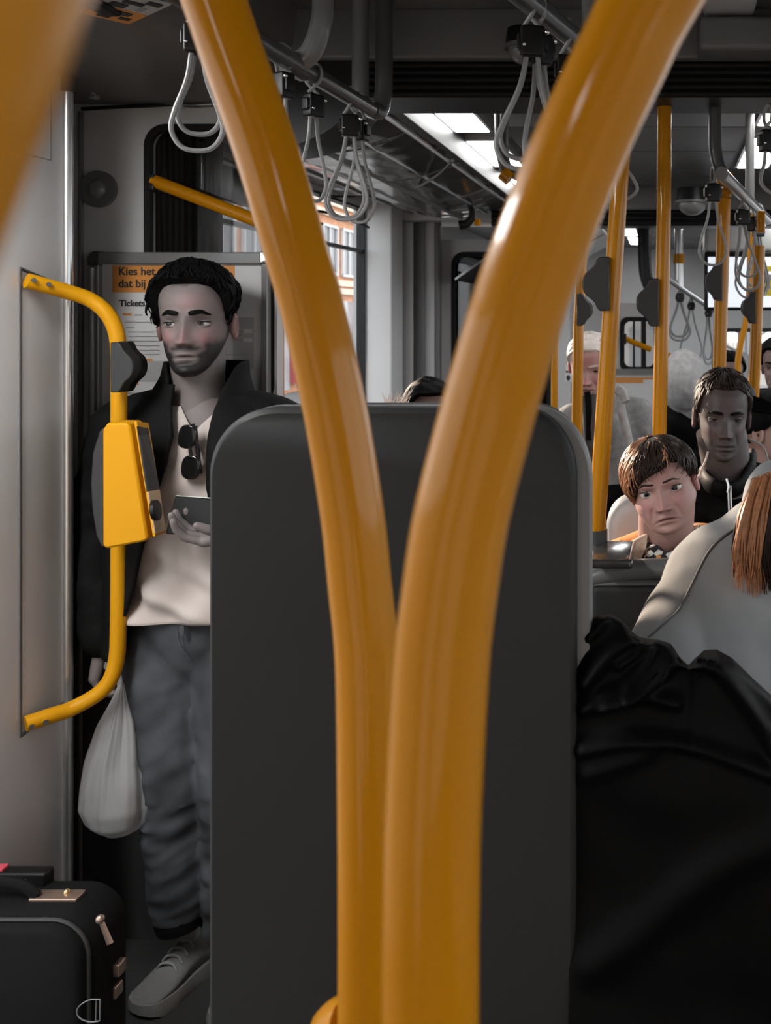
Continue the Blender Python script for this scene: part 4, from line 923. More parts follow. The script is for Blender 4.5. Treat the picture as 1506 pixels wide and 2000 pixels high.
mb = MB(); mb.add(xform(V, RM, 1.09, hc), fs)
rr = random.Random(5); pth = []
for k in range(300):
    ph = math.radians(rr.uniform(-180, 180)); th0 = rr.uniform(5, 60); dl = rr.uniform(14, 34); tw = rr.uniform(-.35, .35); pts = []
    e0 = float(m_end(np.array(math.degrees(ph)))); th0 = min(th0 * e0 / 60, e0 - dl * .6)
    for i in range(7):
        u = i / 6; th = min(math.radians(th0 + dl * u), math.radians(e0 + 2)); p = ph + tw * u + .04 * math.sin(u * 5 + k)
        o = float(m_thick(np.array(math.degrees(p)), np.array(math.degrees(th)), 0)) + .001 + .004 * math.sin(math.pi * u) * rr.random() + .002 * u
        pts.append(Vector(xform([ell(np.array(p), np.array(th), np.array(o))], RM, 1.09, hc)[0]))
    pth.append(pts)
strands(pth, .0035, mb)
obj('hair', mb, HAIRB, man, ang=60, fix=False)
# tee
def sec(px, z, w, d, cy=MD + .02): return (px, cy, z, w, d)
tcx = Q(385, 1000, MD).x
tee = [sec(tcx + .01, Z(1213, 2.1), .185, .125), sec(tcx + .01, .99, .175, .12), sec(tcx, 1.10, .172, .118), sec(tcx, 1.22, .18, .115), sec(tcx, 1.30, .175, .105), sec(tcx, 1.355, .125, .085), sec(tcx, 1.395, .075, .068)]
vtip = Z(846, 2.09); vx = Q(376, 800, 2.1).x
vl = lambda z: vx - max(0, z - vtip) * .72 - .0004; vr = lambda z: vx + max(0, z - vtip) * .80 + .0004
me = open_loft(dense(tee, 70), vl, vr, 120).mesh('shirt'); bm = bmesh.new(); bm.from_mesh(me); bmesh.ops.remove_doubles(bm, verts=bm.verts, dist=.0015); bm.to_mesh(me); bm.free(); fixn(me)
def tee_w(c):
    dx = c[:, 0] - tcx
    s1 = np.sin((c[:, 2] * 60 + dx * 34 + wav(c, 9, 2) * 2.4)) * sm(c[:, 2], 1.14, .98)
    s2 = np.sin((c[:, 2] * 32 - dx * 48 + wav(c, 8, 6) * 2)) * .8
    return .016 * (s1 * .8 + s2 * .5 + wav(c, 22, 9) * .5) * sm(c[:, 2], 1.36, 1.25)
displace(me, tee_w)
o = obj('shirt', me, TEE, man, fix=False); q = o.modifiers.new('s', 'SOLIDIFY'); q.thickness = .004
# jacket
jl = [(790, 330), (850, 344), (900, 338), (960, 320), (1010, 303), (1060, 298), (1120, 285), (1180, 268), (1215, 255), (1290, 250)]
jr = [(700, 436), (760, 418), (800, 412), (850, 410), (950, 415), (1100, 440), (1290, 470)]
jlz = [Z(a, 2.09) for a, b in jl][::-1]; jlx = [X(b, 2.09) for a, b in jl][::-1]; jrz = [Z(a, 2.09) for a, b in jr][::-1]; jrx = [X(b, 2.09) for a, b in jr][::-1]
jk = [sec(tcx, Z(1285, 2.1), .205, .15), sec(tcx, .95, .20, .145), sec(tcx, 1.10, .20, .14), sec(tcx + .005, 1.22, .21, .135), sec(tcx + .005, 1.30, .205, .125), sec(tcx + .005, 1.365, .165, .105), sec(tcx + .005, 1.41, .105, .088), sec(tcx + .004, 1.445, .082, .08)]
jL = lambda z: float(np.interp(z, jlz, jlx)); jR = lambda z: float(np.interp(z, jrz, jrx))
me = fixn(open_loft(dense(jk, 60), jL, jR, 120).mesh('jacket')); displace(me, wrinkle(.004, 14, 11, (1, 1, .8)))
o = obj('jacket', me, CLOTH_NAVY, man, fix=False); q = o.modifiers.new('s', 'SOLIDIFY'); q.thickness = .008; q.offset = 1
sl_ = MB(); shL, elL, wrL = Q(243, 838, MD + .03), Q(182, 1030, MD + .03), Q(198, 1245, MD - .02)
sl_.chain([Vector((tcx - .10, MD + .03, 1.37)), shL, shL.lerp(elL, .5), elL, elL.lerp(wrL, .5), wrL], [.062, .075, .066, .06, .055, .046])
shR, elR, wrR = Q(545, 838, MD + .03), Q(575, 1030, MD - .0), pc + Vector((.145, .02, -.055))
sl2 = MB(); sl2.chain([Vector((tcx + .10, MD + .03, 1.37)), shR, shR.lerp(elR, .5), elR, elR.lerp(wrR, .5), wrR], [.062, .075, .066, .06, .055, .046])
for m_ in (sl_, sl2):
    obj('sleeve', baked(m_, .008, 5, wrinkle(.0045, 26, 21, (1, 1, 1.6))), CLOTH_NAVY, man, fix=False)
col_s = [(tcx + .004, MD + .022, 1.375, .130, .100), (tcx + .004, MD + .022, 1.42, .110, .092), (tcx + .006, MD + .03, 1.46, .092, .084), (tcx + .006, MD + .036, 1.495, .088, .080)]
cme = fixn(open_loft(dense(col_s, 14), lambda z: float(np.interp(z, [1.37, 1.46, 1.5], [X(334, 2.11), X(334, 2.14), X(322, 2.16)])), lambda z: float(np.interp(z, [1.37, 1.43, 1.5], [X(414, 2.10), X(424, 2.11), X(446, 2.13)])), 60).mesh('collar'))
o = obj('collar', cme, CLOTH_NAVY, man, fix=False); q = o.modifiers.new('s', 'SOLIDIFY'); q.thickness = .007; q.offset = 0
# jeans
hipc = Vector((tcx + .005, MD + .03, .86)); j = MB()
j.ball(hipc + Vector((0, 0, .03)), (.165, .115, .13)); j.ball(hipc + Vector((0, 0, .0)), (.16, .115, .12))
hl, kl, al = Vector((tcx - .082, MD + .02, .82)), Q(343, 1530, 2.17), Q(352, 1752, 2.20)
j.chain([hl, hl.lerp(kl, .5), kl, kl.lerp(al, .4), al], [.098, .090, .076, .070, .062])
hr, kr, ar = Vector((tcx + .085, MD + .02, .82)), Q(462, 1530, 2.16), Q(455, 1800, 2.22)
j.chain([hr, hr.lerp(kr, .5), kr, kr.lerp(ar, .4), ar], [.098, .090, .076, .070, .062])
def jw(c):
    low = sm(c[:, 2], .62, .30); kn = G(c[:, 2] - .45, .10)
    r1 = 1 - 2 * np.abs(wav(c * np.array((1.0, 1.0, 1.5)), 17, 33)); r2 = 1 - 2 * np.abs(wav(c * np.array((.8, .8, 1.9)) + .3, 30, 37))
    return .005 * wav(c * np.array((1, 1, .6)), 14, 31) + (.0055 * r1 + .004 * r2) * (.5 + low * .5 + kn * .5) + .0015 * wav(c, 70, 35)
obj('jeans', baked(j, .0085, 4, jw), DENIM, man, fix=False)
pk = MB().tube(spline([Q(345, 1225, 2.07), Q(352, 1260, 2.065), Q(375, 1290, 2.06)], 6), .0022, 6).tube(spline([Q(356, 1222, 2.07), Q(356, 1240, 2.068)], 4), .006, 6, flat=.4)
obj('pocket_seam', pk, DENIM, man)
# shoes
def shoe(toe, heel, lab=None):
    t_, h_ = Vector(toe), Vector(heel); d = (t_ - h_); L_ = d.length; d = d.normalized(); s_ = Vector((-d.y, d.x, 0)); up = Vector((0, 0, 1))
    m = MB(); n = 28; us = np.linspace(0, 1, 26); R = []
    for u in us:
        w = np.interp(u, [0, .05, .2, .45, .7, .88, .97, 1], [.018, .032, .038, .037, .046, .044, .028, .006]); hgt = np.interp(u, [0, .06, .2, .36, .5, .7, .88, .97, 1], [.05, .095, .10, .105, .085, .06, .048, .036, .02]); z0 = .022
        R.append([h_ + d * (L_ * u) + s_ * (w * math.sin(a) * (1 - .25 * max(0, -math.cos(a)) * (hgt > .07))) + up * (z0 + (hgt - z0) * (.5 - .5 * math.cos(a))) for a in np.linspace(0, 2 * math.pi, n, endpoint=False)])
    m.rings(R); R2 = []
    for u in us:
        w = np.interp(u, [0, .05, .2, .45, .7, .88, .97, 1], [.022, .038, .044, .042, .051, .049, .034, .012]); zt = np.interp(u, [0, .3, .6, 1], [.042, .036, .032, .036]); zb = np.interp(u, [0, .5, .85, 1], [.0, .0, .0, .014])
        c = h_ + d * (L_ * (u * 1.02 - .01)); R2.append([c + s_ * w + up * zb, c + s_ * (w * 1.04) + up * ((zb + zt) / 2), c + s_ * w * .96 + up * zt, c - s_ * w * .96 + up * zt, c - s_ * (w * 1.04) + up * ((zb + zt) / 2), c - s_ * w + up * zb])
    sh = thing_part('shoe', man, baked_ok(m), mat('shoe_knit', (.17, .17, .165), .9, var=.15, scale=80, bump=.5, bscale=400))
    obj('sole', MB().rings(R2), mat('shoe_sole', (.20, .198, .19), .7, var=.15), sh, ang=50)
    for u in (.40, .47, .54, .61):
        hgt = np.interp(u, [0, .06, .2, .36, .5, .7, .88, 1], [.05, .095, .10, .105, .085, .06, .048, .02]); c = h_ + d * (L_ * u) + up * (hgt + .001)
        obj('lace', MB().tube(spline([c + s_ * .026 - up * .010, c + s_ * .012 + up * .003, c - s_ * .012 + d * .008 + up * .003, c - s_ * .026 + d * .01 - up * .012], 4), .0032, 6), mat('lace_grey', .26, .8), sh)
    tg = h_ + d * (L_ * .34) + up * .115
    obj('tongue', MB().box(tg - s_ * .022 - d * .008 - up * .03, tg + s_ * .022 + d * .006 + up * .022, bev=.006), mat('shoe_tongue', .26, .8), sh)
    return sh
def thing_part(name, parent, me, m): return obj(name, me, m, parent, ang=60)
def baked_ok(m): return m.mesh('shoe')
shoe(Vector((Q(266, 1893, 2.10).x, 2.10, 0)), Vector((al.x + .035, 2.30, 0)))
obj('cuff', MB().tube([al + Vector((0, 0, -.012)), al + Vector((.002, 0, -.052)), al + Vector((.004, 0, -.066))], [.060, .058, .054], 24), CLOTH_NAVY, man)
shoe(Vector((ar.x + .06, 2.06, 0)), Vector((ar.x + .01, 2.32, 0)))
obj('sock', MB().tube([al + Vector((.01, .0, -.07)), al], .036, 16).tube([ar + Vector((0, 0, -.07)), ar], .036, 16), CLOTH_BLACK, man)
# sunglasses hanging from the neckline
sg = thing('sunglasses', 'black sunglasses hooked on the white shirt of the standing man', 'sunglasses', Q(372, 890, 2.05))
def lens(px, py, w, h, rot):
    c = Q(px, py, 2.062); pr = []
    for k in range(20):
        a = 2 * math.pi * k / 20; x = w * abs(math.cos(a)) ** .75 * math.copysign(1, math.cos(a)); z = h * abs(math.sin(a)) ** .75 * math.copysign(1, math.sin(a)); pr.append((c.x + x * math.cos(rot) - z * math.sin(rot), c.z + x * math.sin(rot) + z * math.cos(rot)))
    return MB().prism(pr, c.y - .004, c.y + .004)
GL = mat('sunglass_lens', .006, .08, coat=.5)
obj('lens', lens(366, 853, .020, .027, -.15), GL, sg, bevel=.002); obj('lens', lens(373, 913, .021, .027, -.1), GL, sg, bevel=.002)
obj('bridge', MB().tube([Q(371, 874, 2.06), Q(374, 893, 2.06)], .0035, 8), G_BLACK, sg)
obj('temple_arm', MB().tube(spline([Q(381, 832, 2.064), Q(386, 880, 2.066), Q(391, 925, 2.066)], 5), .0045, 8).tube(spline([Q(376, 828, 2.068), Q(382, 845, 2.068)], 3), .004, 8), G_BLACK, sg)
# phone
ph = thing('phone', 'dark smartphone held by the standing man beside the seat edge', 'phone', pc)
Rp = Euler((math.radians(-28), math.radians(8), math.radians(12)), 'XYZ').to_matrix().to_4x4()
me = MB().box((-.055, -.075, -.0045), (.10, .005, .0045), bev=.003).mesh('case'); me.transform(Matrix.Translation(pc + Vector((.0, .02, .004))) @ Euler((math.radians(68), math.radians(4), 0), 'XYZ').to_matrix().to_4x4()); 
obj('case', me, mat('phone_black', .006, .6, spec=.2), ph)
me = MB().box((-.054, .0055, -.0035), (.099, .0075, .0035), bev=.001).mesh('edge'); me.transform(Matrix.Translation(pc + Vector((.0, .02, .004))) @ Euler((math.radians(68), math.radians(4), 0), 'XYZ').to_matrix().to_4x4())
obj('edge', me, mat('phone_edge', (.55, .58, .50), .3), ph)
# plastic bag
bg_ = thing('plastic_bag', 'white translucent plastic carrier bag hanging from the hand of the standing man', 'bag', Q(232, 1622, 2.13))
bm_ = bpy.data.materials.new('thin_plastic'); bm_.use_nodes = True; nt = bm_.node_tree; n_ = nt.nodes; b = n_['Principled BSDF']
b.inputs['Base Color'].default_value = (.78, .78, .775, 1); b.inputs['Roughness'].default_value = .2
tl = n_.new('ShaderNodeBsdfTranslucent'); tl.inputs[0].default_value = (.8, .8, .8, 1); tp = n_.new('ShaderNodeBsdfTransparent')
m1 = n_.new('ShaderNodeMixShader'); m1.inputs[0].default_value = .35; m2_ = n_.new('ShaderNodeMixShader'); m2_.inputs[0].default_value = .50
nt.links.new(b.outputs[0], m1.inputs[1]); nt.links.new(tl.outputs[0], m1.inputs[2]); nt.links.new(m1.outputs[0], m2_.inputs[1]); nt.links.new(tp.outputs[0], m2_.inputs[2]); nt.links.new(m2_.outputs[0], n_['Material Output'].inputs[0])
zt, zb = Z(1330, 2.13), Z(1624, 2.13); R = []
for i in range(60):
    u = i / 59; py = lerp(1330, 1624, u); c0 = np.interp(u, [0, .25, .5, .8, 1], [241, 236, 230, 232, 238]); hw = np.interp(u, [0, .08, .25, .45, .65, .8, .9, .96, 1], [6, 13, 33, 47, 58, 63, 55, 37, 4])
    row = []
    for k in range(96):
        a = 2 * math.pi * k / 96; fo = .11 * math.sin(a * 9 + u * 3 + math.sin(a * 3)) * (1 - u) ** .5 + .035 * math.sin(a * 26 + u * 7) * (1 - u) + .05 * math.sin(a * 17 + u * 5) * (1 - u) + .05 * math.sin(a * 3 + 1 + u * 4) + .03 * math.sin(a * 5 + u * 9)
        r_x = hw * 2.13 / F * (1 + fo); row.append((X(c0 + 5, 2.13) + r_x * math.cos(a), 2.115 + .85 * r_x * math.sin(a), Z(py, 2.13)))
    R.append(row)
obj('bag', MB().rings(R), bm_, bg_, ang=180)
cc = Q(246, 1572, 2.13); cc.y = 2.112; cn = MB().ball(cc, (.050, .044, .036)).box(cc + Vector((-.036, -.034, -.028)), cc + Vector((.034, .030, .034)), bev=.012); me = baked(cn, .005, 3)
obj('contents', me, mat('bag_contents', (.06, .052, .045), .7, var=.7, scale=25), bg_)
hd = Q(206, 1298, 2.15)
obj('handle', MB().tube(spline([Q(238, 1345, 2.13), Q(228, 1318, 2.14), hd, hd + Vector((-.012, .0, .012))], 5), .009, 8, flat=.5).tube(spline([Q(246, 1345, 2.13), Q(238, 1318, 2.13), hd + Vector((.01, 0, 0)), hd + Vector((-.005, .01, .014))], 5), .008, 8, flat=.5), bm_, bg_)
# hanging headphone-like cord against the jeans beside the seat
# ------------------------------------------------------------------ suitcase
YF = 1.70
sc_ = thing('suitcase', 'black soft-sided suitcase standing on the floor at lower left', 'suitcase', (-1.25, YF + .1, 0))
def rrect(x0, x1, z0, z1, r, n=8):
    p = []
    for (cx, cz, a0) in ((x1 - r, z1 - r, 0), (x0 + r, z1 - r, 90), (x0 + r, z0 + r, 180), (x1 - r, z0 + r, 270)):
        for k in range(n + 1): t_ = math.radians(a0 + 90 * k / n); p.append((cx + r * math.cos(t_), cz + r * math.sin(t_)))
    return p
SUIT = mat('suitcase_fabric', .005, .8, spec=.15, var=.2, scale=60, bump=.4, bscale=900)
sxr, szt = X(184, YF), .50; o1 = rrect(-1.47, sxr, .04, szt, .07)
def insetp(p, k): 
    cx = (-1.47 + sxr) / 2; cz = .27; return [(cx + (x - cx) * (1 - k), cz + (z - cz) * (1 - k)) for x, z in p]
obj('shell', MB().rings([[(x, y, z) for x, z in insetp(o1, k)] for y, k in ((YF, .035), (YF + .012, .005), (YF + .03, 0), (YF + .09, .0), (YF + .11, .03))]), SUIT, sc_, ang=50)
o2 = insetp(o1, .045); obj('front_pocket', MB().rings([[(x, y, z) for x, z in insetp(o1, k)] for y, k in ((YF - .025, .10), (YF - .018, .06), (YF + .005, .045))]), SUIT, sc_, ang=50)
pts = [Vector((x, YF - .004, z)) for x, z in insetp(rrect(-1.47, sxr, .04, szt, .07, 8), .035)]; pts.append(pts[0])
obj('piping', MB().tube(pts, .004, 8), mat('piping_grey', .025, .4), sc_)
h_ = obj('carry_handle', MB().tube(spline([Vector((-1.47, 1.745, szt + .012)), Vector((-1.40, 1.745, szt + .028)), Vector((-1.27, 1.745, szt + .032)), Vector((-1.215, 1.745, szt + .022)), Vector((-1.19, 1.745, szt + .004))], 5), .012, 10, flat=.6), SUIT, sc_)
COP = mat('copper_metal', (.42, .30, .24), .3, .8)
obj('handle_bracket', MB().box((-1.20, 1.735, szt - .002), (-1.11, 1.765, szt + .005), bev=.002).tube([Vector((-1.225, 1.755, szt + .024)), Vector((-1.195, 1.755, szt + .004))], .006, 8), COP, h_)
obj('rivet', MB().ball((-1.14, 1.755, szt + .006), .006), mat('gold', (.7, .5, .25), .25, .9), h_)
obj('trolley_grip', MB().box((-1.47, YF + .08, szt - .01), (X(101, 1.80), YF + .11, szt + .025), bev=.006), G_BLACK, sc_)
o = obj('name_tag', MB().box((-1.30 - .03, YF + .085, szt + .024), (-1.285, YF + .105, szt + .031), bev=.002), mat('tag_red', (.5, .06, .09), .5), sc_)
zp = Vector(P(196, 1795, YF - .012)); obj('zip_pull', MB().tube([zp, zp + Vector((.018, 0, -.045))], [.005, .007], 8, flat=.4).ball(zp, .008), COP, sc_)
for (px, py) in ((232, 1889), (226, 1932)):
    c = P(px, py, YF + .07); obj('clasp', MB().box(c + Vector((-.008, -.012, -.012)), c + Vector((.008, .012, .012)), bev=.003), COP, sc_)
pts = spline([P(196, 1952, YF - .027), P(175, 1953, YF - .027), P(156, 1964, YF - .027), P(150, 1978, YF - .027), P(158, 1990, YF - .027), P(176, 1996, YF - .027), P(195, 1994, YF - .027)], 5); pts.append(pts[0])
obj('badge', MB().tube(pts, .0012, 6).tube([P(188, 1953, YF - .027), P(187, 1995, YF - .027)], .0009, 6), STEEL_G, sc_)
for x in (-1.42, -1.06): obj('wheel', MB().tube([(x, YF + .08, .025), (x + .03, YF + .08, .025)], .025, 16), G_BLACK, sc_)
# ------------------------------------------------------------------ seated and far passengers
def torso_mesh(neck, shl, shr, hip, depth=.11, chest=.16, armL=None, armR=None, wr=.005, seed=40, voxel=.010, sr=.07):
    """coat: torso and sleeves as one surface; arms are [elbow, wrist]"""
    m = MB(); neck, shl, shr, hip = map(Vector, (neck, shl, shr, hip)); mid = (shl + shr) / 2
    m.chain([shl, mid + Vector((0, .01, .015)), shr], [sr, sr * 1.15, sr]); m.cap(mid, neck, sr * 1.1, sr * .95)
    for k in range(5):
        u = k / 4; c = mid.lerp(hip, u) - Vector((0, 0, .05 * (1 - u))); m.ball(c, (lerp(chest, chest * .92, u), depth, .12))
    for sh, ar in ((shl, armL), (shr, armR)):
        if ar: m.chain([sh, Vector(ar[0]), Vector(ar[1])], [sr, .055, .045])
    return baked(m, voxel, 5, wrinkle(wr, 22, seed))
def legs_mesh(hip, knees, feet, voxel=.014):
    m = MB(); hip = Vector(hip); m.ball(hip, (.17, .13, .11))
    for k, f in zip(knees, feet):
        k, f = Vector(k), Vector(f); s = 1 if k.x > hip.x else -1; m.chain([hip + Vector((s * .08, 0, 0)), k, f + Vector((0, 0, .08))], [.09, .068, .052]); m.cap(f + Vector((0, .02, .045)), f + Vector((0, -.14, .04)), .045, .038)
    return baked(m, voxel, 3, wrinkle(.003, 20, 77))
def seated_legs(t, hip, m=None, kl=.40, fz=0):
    h = Vector(hip); obj('trousers', legs_mesh(h, [h + Vector((-.1, -kl, .02)), h + Vector((.1, -kl, .02))], [Vector((h.x - .1, h.y - kl + .06, fz)), Vector((h.x + .1, h.y - kl + .06, fz))]), m or CLOTH_BLACK, t, fix=False)
# short-haired woman
WD = 2.02
def Wp(px, py, d=WD): return P(px, py, d)
wm = thing('person', 'seated woman with short brown hair and an orange coat over a patterned scarf', 'person', (Wp(1300, 1100).x, WD + .1, 0))
wc = Wp(1294, 946, WD - .02)
wk = dict(xs=1.07, skin=(.36, .21, .18), pink=(.40, .18, .175), pinkk=.8, lip=(.30, .13, .12), es=1.22, jaw=.22, frown=.0055, brow=(.0240, .0275, .0190, .0027), browm=HAIRBR, gaze=(0, 0), lid=26, lidl=-30, nose=1.2, fold=1.3, sclera=(.55, .5, .48))
WS = .83
nb = Wp(1298, 1085, WD + .05)
ext = MB(); ext.rings(loft(dense([(nb.x, WD + .06, 1.0, .12, .07), (nb.x, WD + .06, 1.06, .10, .07), (nb.x, WD + .05, 1.09, .065, .06)], 12)))
body, RW = make_head(wm, wc, WS, -4, 3, -14, wk, nb, .062, ext)
def w_end(p):   # p>0 is picture right
    a = np.asarray(p, float); return np.interp(a, [-180, -140, -110, -85, -60, -40, -20, 0, 15, 30, 45, 62, 78, 95, 120, 150, 180], [140, 136, 132, 134, 120, 98, 84, 77, 75, 68, 72, 90, 108, 100, 120, 136, 140])
def w_thick(p, th, U): return np.interp(th, [0, 40, 70, 100, 140], [.010, .013, .014, .013, .010]) + .005 * sm(-p, 30, 90)
V, fs = hair_cap(w_end, w_thick, .005, 60, 14, .0012); mb = MB(); mb.add(xform(V, RW, WS, wc), fs)
rr = random.Random(9); A_, B_ = [], []
for k in range(620):
    ph = math.radians(rr.uniform(-180, 180)); e0 = float(w_end(np.array(math.degrees(ph)))); th0 = rr.uniform(.05, .75) * e0; th1 = min(e0 + rr.uniform(-4, 6), th0 + rr.uniform(30, 60)); tw = rr.uniform(-.5, .1) * (1 if abs(ph) < 1.2 else .3); pts = []
    for i in range(8):
        u = i / 7; th = math.radians(lerp(th0, th1, u)); p = ph + tw * u ** 1.5; o = float(w_thick(math.degrees(p), math.degrees(th), 0)) + .0015 + .004 * math.sin(math.pi * u) * rr.random()
        if u > .9: o -= .002
        pts.append(Vector(xform([ell(np.array(p), np.array(th), np.array(o))], RW, WS, wc)[0]))
    (B_ if (math.degrees(ph) < -35 or rr.random() < .06) else A_).append(pts)  # strands on the sun side get the sunlit colour, painted in
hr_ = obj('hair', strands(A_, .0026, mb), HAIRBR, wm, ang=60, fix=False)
obj('sun_tinted_strands', strands(B_, .0026), HAIRL, hr_, ang=60, fix=False)
OC = mat('orange_coat', (.55, .20, .035), .8, var=.25, scale=14, bump=.3, bscale=400)
shl, shr = Wp(1205, 1100, WD + .08), Wp(1418, 1075, WD + .10)
obj('coat', torso_mesh(nb + Vector((0, .05, -.03)), shl, shr, (nb.x, WD + .14, .55), armL=[(shl.x - .05, WD + .02, .80), (shl.x + .03, WD - .10, .62)], armR=[(shr.x + .05, WD + .02, .80), (shr.x - .03, WD - .10, .62)], seed=51, sr=.055), OC, wm, fix=False)
seated_legs(wm, (nb.x, WD + .12, .60), kl=.12)
# collar flaps
CF = mat('coat_lapel', (.50, .37, .29), .85, var=.5, scale=60, bump=.5, bscale=200)
def flap(pts, th, m):
    pts = [Vector(p) for p in pts]; n = len(pts); off = Vector((0, th, -.002)); m.add(pts + [p + off for p in pts], [tuple(range(n)), tuple(range(2 * n - 1, n - 1, -1))] + [(i, i + n, (i + 1) % n + n, (i + 1) % n) for i in range(n)]); return m
obj('lapel', flap([Wp(1225, 1062, WD - .02), Wp(1266, 1040, WD - .03), Wp(1262, 1070, WD - .055), Wp(1250, 1098, WD - .05), Wp(1212, 1088, WD - .02)], .018, MB()), CF, wm, bevel=.004)
obj('lapel', flap([Wp(1360, 1048, WD - .02), Wp(1385, 1035, WD + .0), Wp(1400, 1060, WD - .0), Wp(1360, 1090, WD - .04)], .018, MB()), CF, wm, bevel=.004)

flapo = MB(); flap([Wp(1366, 1038, WD + .03), Wp(1440, 1016, WD + .05), Wp(1440, 1050, WD + .03), Wp(1380, 1070, WD + .01)], .03, flapo)
flap([Wp(1186, 1062, WD + .03), Wp(1216, 1055, WD + .0), Wp(1220, 1092, WD - .02), Wp(1186, 1094, WD + .0)], .03, flapo)
obj('coat_collar', flapo, OC, wm, bevel=.008)
SCM = bpy.data.materials.new('scarf_print'); SCM.use_nodes = True; nt = SCM.node_tree
vo = nt.nodes.new('ShaderNodeTexVoronoi'); vo.inputs['Scale'].default_value = 85; tcn = nt.nodes.new('ShaderNodeTexCoord'); cr_ = nt.nodes.new('ShaderNodeValToRGB'); cr_.color_ramp.interpolation = 'CONSTANT'
el = cr_.color_ramp.elements; el[0].color = (.012, .012, .012, 1); el[1].position = .45; el[1].color = (.55, .53, .5, 1); e3 = el.new(.62); e3.color = (.02, .02, .02, 1); e4 = el.new(.85); e4.color = (.55, .24, .06, 1)
nt.links.new(tcn.outputs['Object'], vo.inputs['Vector']); nt.links.new(vo.outputs['Color'], cr_.inputs[0]); nt.links.new(cr_.outputs[0], nt.nodes['Principled BSDF'].inputs['Base Color']); nt.nodes['Principled BSDF'].inputs['Roughness'].default_value = .8
sf = MB(); sf.tube(spline([Wp(1262, 1055, WD + .02), Wp(1268, 1075, WD - .02), Wp(1290, 1092, WD - .055), Wp(1315, 1096, WD - .06), Wp(1340, 1085, WD - .05), Wp(1362, 1058, WD - .01), Wp(1360, 1040, WD + .05)], 6), .020, 12)
sf.tube(spline([Wp(1275, 1085, WD - .04), Wp(1290, 1108, WD - .065), Wp(1320, 1115, WD - .07), Wp(1350, 1098, WD - .05)], 6), .024, 12)
obj('scarf', baked(sf, .006, 2, wrinkle(.004, 60, 61)), SCM, wm, fix=False)
# seated man behind
SM = 2.42
def Sp(px, py, d=SM): return P(px, py, d)
smn = thing('person', 'seated man in shade with short hair and a black zipped jacket behind the woman', 'person', (Sp(1420, 1000).x, SM + .1, 0))
sk = dict(xs=.92, skin=(.072, .058, .055), pink=(.085, .05, .052), pinkk=.8, lip=(.10, .075, .072), stubble=.25, brow=(.018, .0215, .016, .0045), browm=HAIRB, gaze=(3, -8), lid=6, lidl=-18, nose=1.1, sclera=(.2, .19, .19))  # skin toned down: the shade on his face is put into its colour
scn = Sp(1411, 810, SM - .02); SS = .97; nb = Sp(1424, 945, SM + .04)
ext = MB(); ext.rings(loft(dense([(nb.x, SM + .05, 1.02, .12, .07), (nb.x, SM + .05, 1.10, .10, .07), (nb.x, SM + .04, 1.16, .065, .06)], 12)))
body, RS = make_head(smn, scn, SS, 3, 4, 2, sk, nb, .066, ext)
def s_end(p):
    a = np.abs(p); return np.interp(a, [0, 30, 55, 75, 95, 120, 180], [57, 58, 72, 108, 108, 125, 140])
V, fs = hair_cap(s_end, lambda p, th, U: np.interp(th, [0, 50, 90, 140], [.012, .012, .006, .004]), .0025, 120, 24, .0008); mb = MB(); mb.add(xform(V, RS, SS, scn), fs)
A_ = []
for k in range(260):
    ph = math.radians(rr.uniform(-180, 180)); e0 = float(s_end(np.array(math.degrees(ph)))); th0 = rr.uniform(.0, .9) * e0; pts = []
    for i in range(5):
        u = i / 4; th = math.radians(th0 + 14 * u); o = float(np.interp(math.degrees(th), [0, 50, 90, 140], [.012, .012, .006, .004])) + .005 * u
        pts.append(Vector(xform([ell(np.array(ph), np.array(th), np.array(o))], RS, SS, scn)[0]))
    A_.append(pts)
hs = obj('hair', strands(A_, .002, mb), HAIRBR, smn, ang=60, fix=False)
shl, shr = Sp(1352, 985, SM + .06), Sp(1510, 975, SM + .06)
obj('jacket', torso_mesh(nb + Vector((0, .03, -.01)), shl, shr, (nb.x, SM + .12, .60), chest=.16, armL=[(shl.x - .03, SM + .02, .85), (shl.x + .06, SM - .1, .7)], armR=[(shr.x + .06, SM + .02, .85), (shr.x, SM - .1, .7)], seed=71), CLOTH_BLACK, smn, fix=False)
obj('collar', MB().tube(spline([Sp(1372, 925, SM + .03), Sp(1385, 945, SM - .05), Sp(1415, 958, SM - .085), Sp(1445, 950, SM - .06), Sp(1466, 915, SM + .0), Sp(1470, 890, SM + .06)], 6), .024, 12, flat=.5), CLOTH_BLACK, smn)
obj('zip', MB().tube([Sp(1422, 948, SM - .10), Sp(1424, 1000, SM - .105)], .0022, 6).tube([Sp(1427, 948, SM - .10), Sp(1429, 1000, SM - .105)], .0022, 6).tube(spline([Sp(1419, 935, SM - .10), Sp(1423, 950, SM - .105), Sp(1421, 962, SM - .105)], 4), .003, 6), STEEL, smn)
obj('piping', MB().tube(spline([Sp(1466, 858, SM + .0), Sp(1490, 872, SM + .0), Sp(1500, 900, SM - .0), Sp(1498, 925, SM)], 5), .003, 6), mat('grey_piping', .3, .6), smn)
obj('hood_cord', MB().tube(spline([Sp(1383, 882, SM - .09), Sp(1378, 900, SM - .09), Sp(1370, 918, SM - .08), Sp(1367, 930, SM - .07)], 5), .0028, 8).ball(Sp(1367, 930, SM - .07), .006), mat('cord_pale', (.55, .47, .42), .7), smn)
seated_legs(smn, (nb.x, SM + .12, .60), kl=.16)
cp = thing('cap', 'black cap with a long dark peak beside the head of the seated man', 'cap', Sp(1450, 790, SM + .02))
cm = MB(); cm.ball(Sp(1432, 775, SM + .05), (.062, .08, .050)); me = baked(cm, .006, 2)
obj('crown', me, CLOTH_BLACK, cp, fix=False)
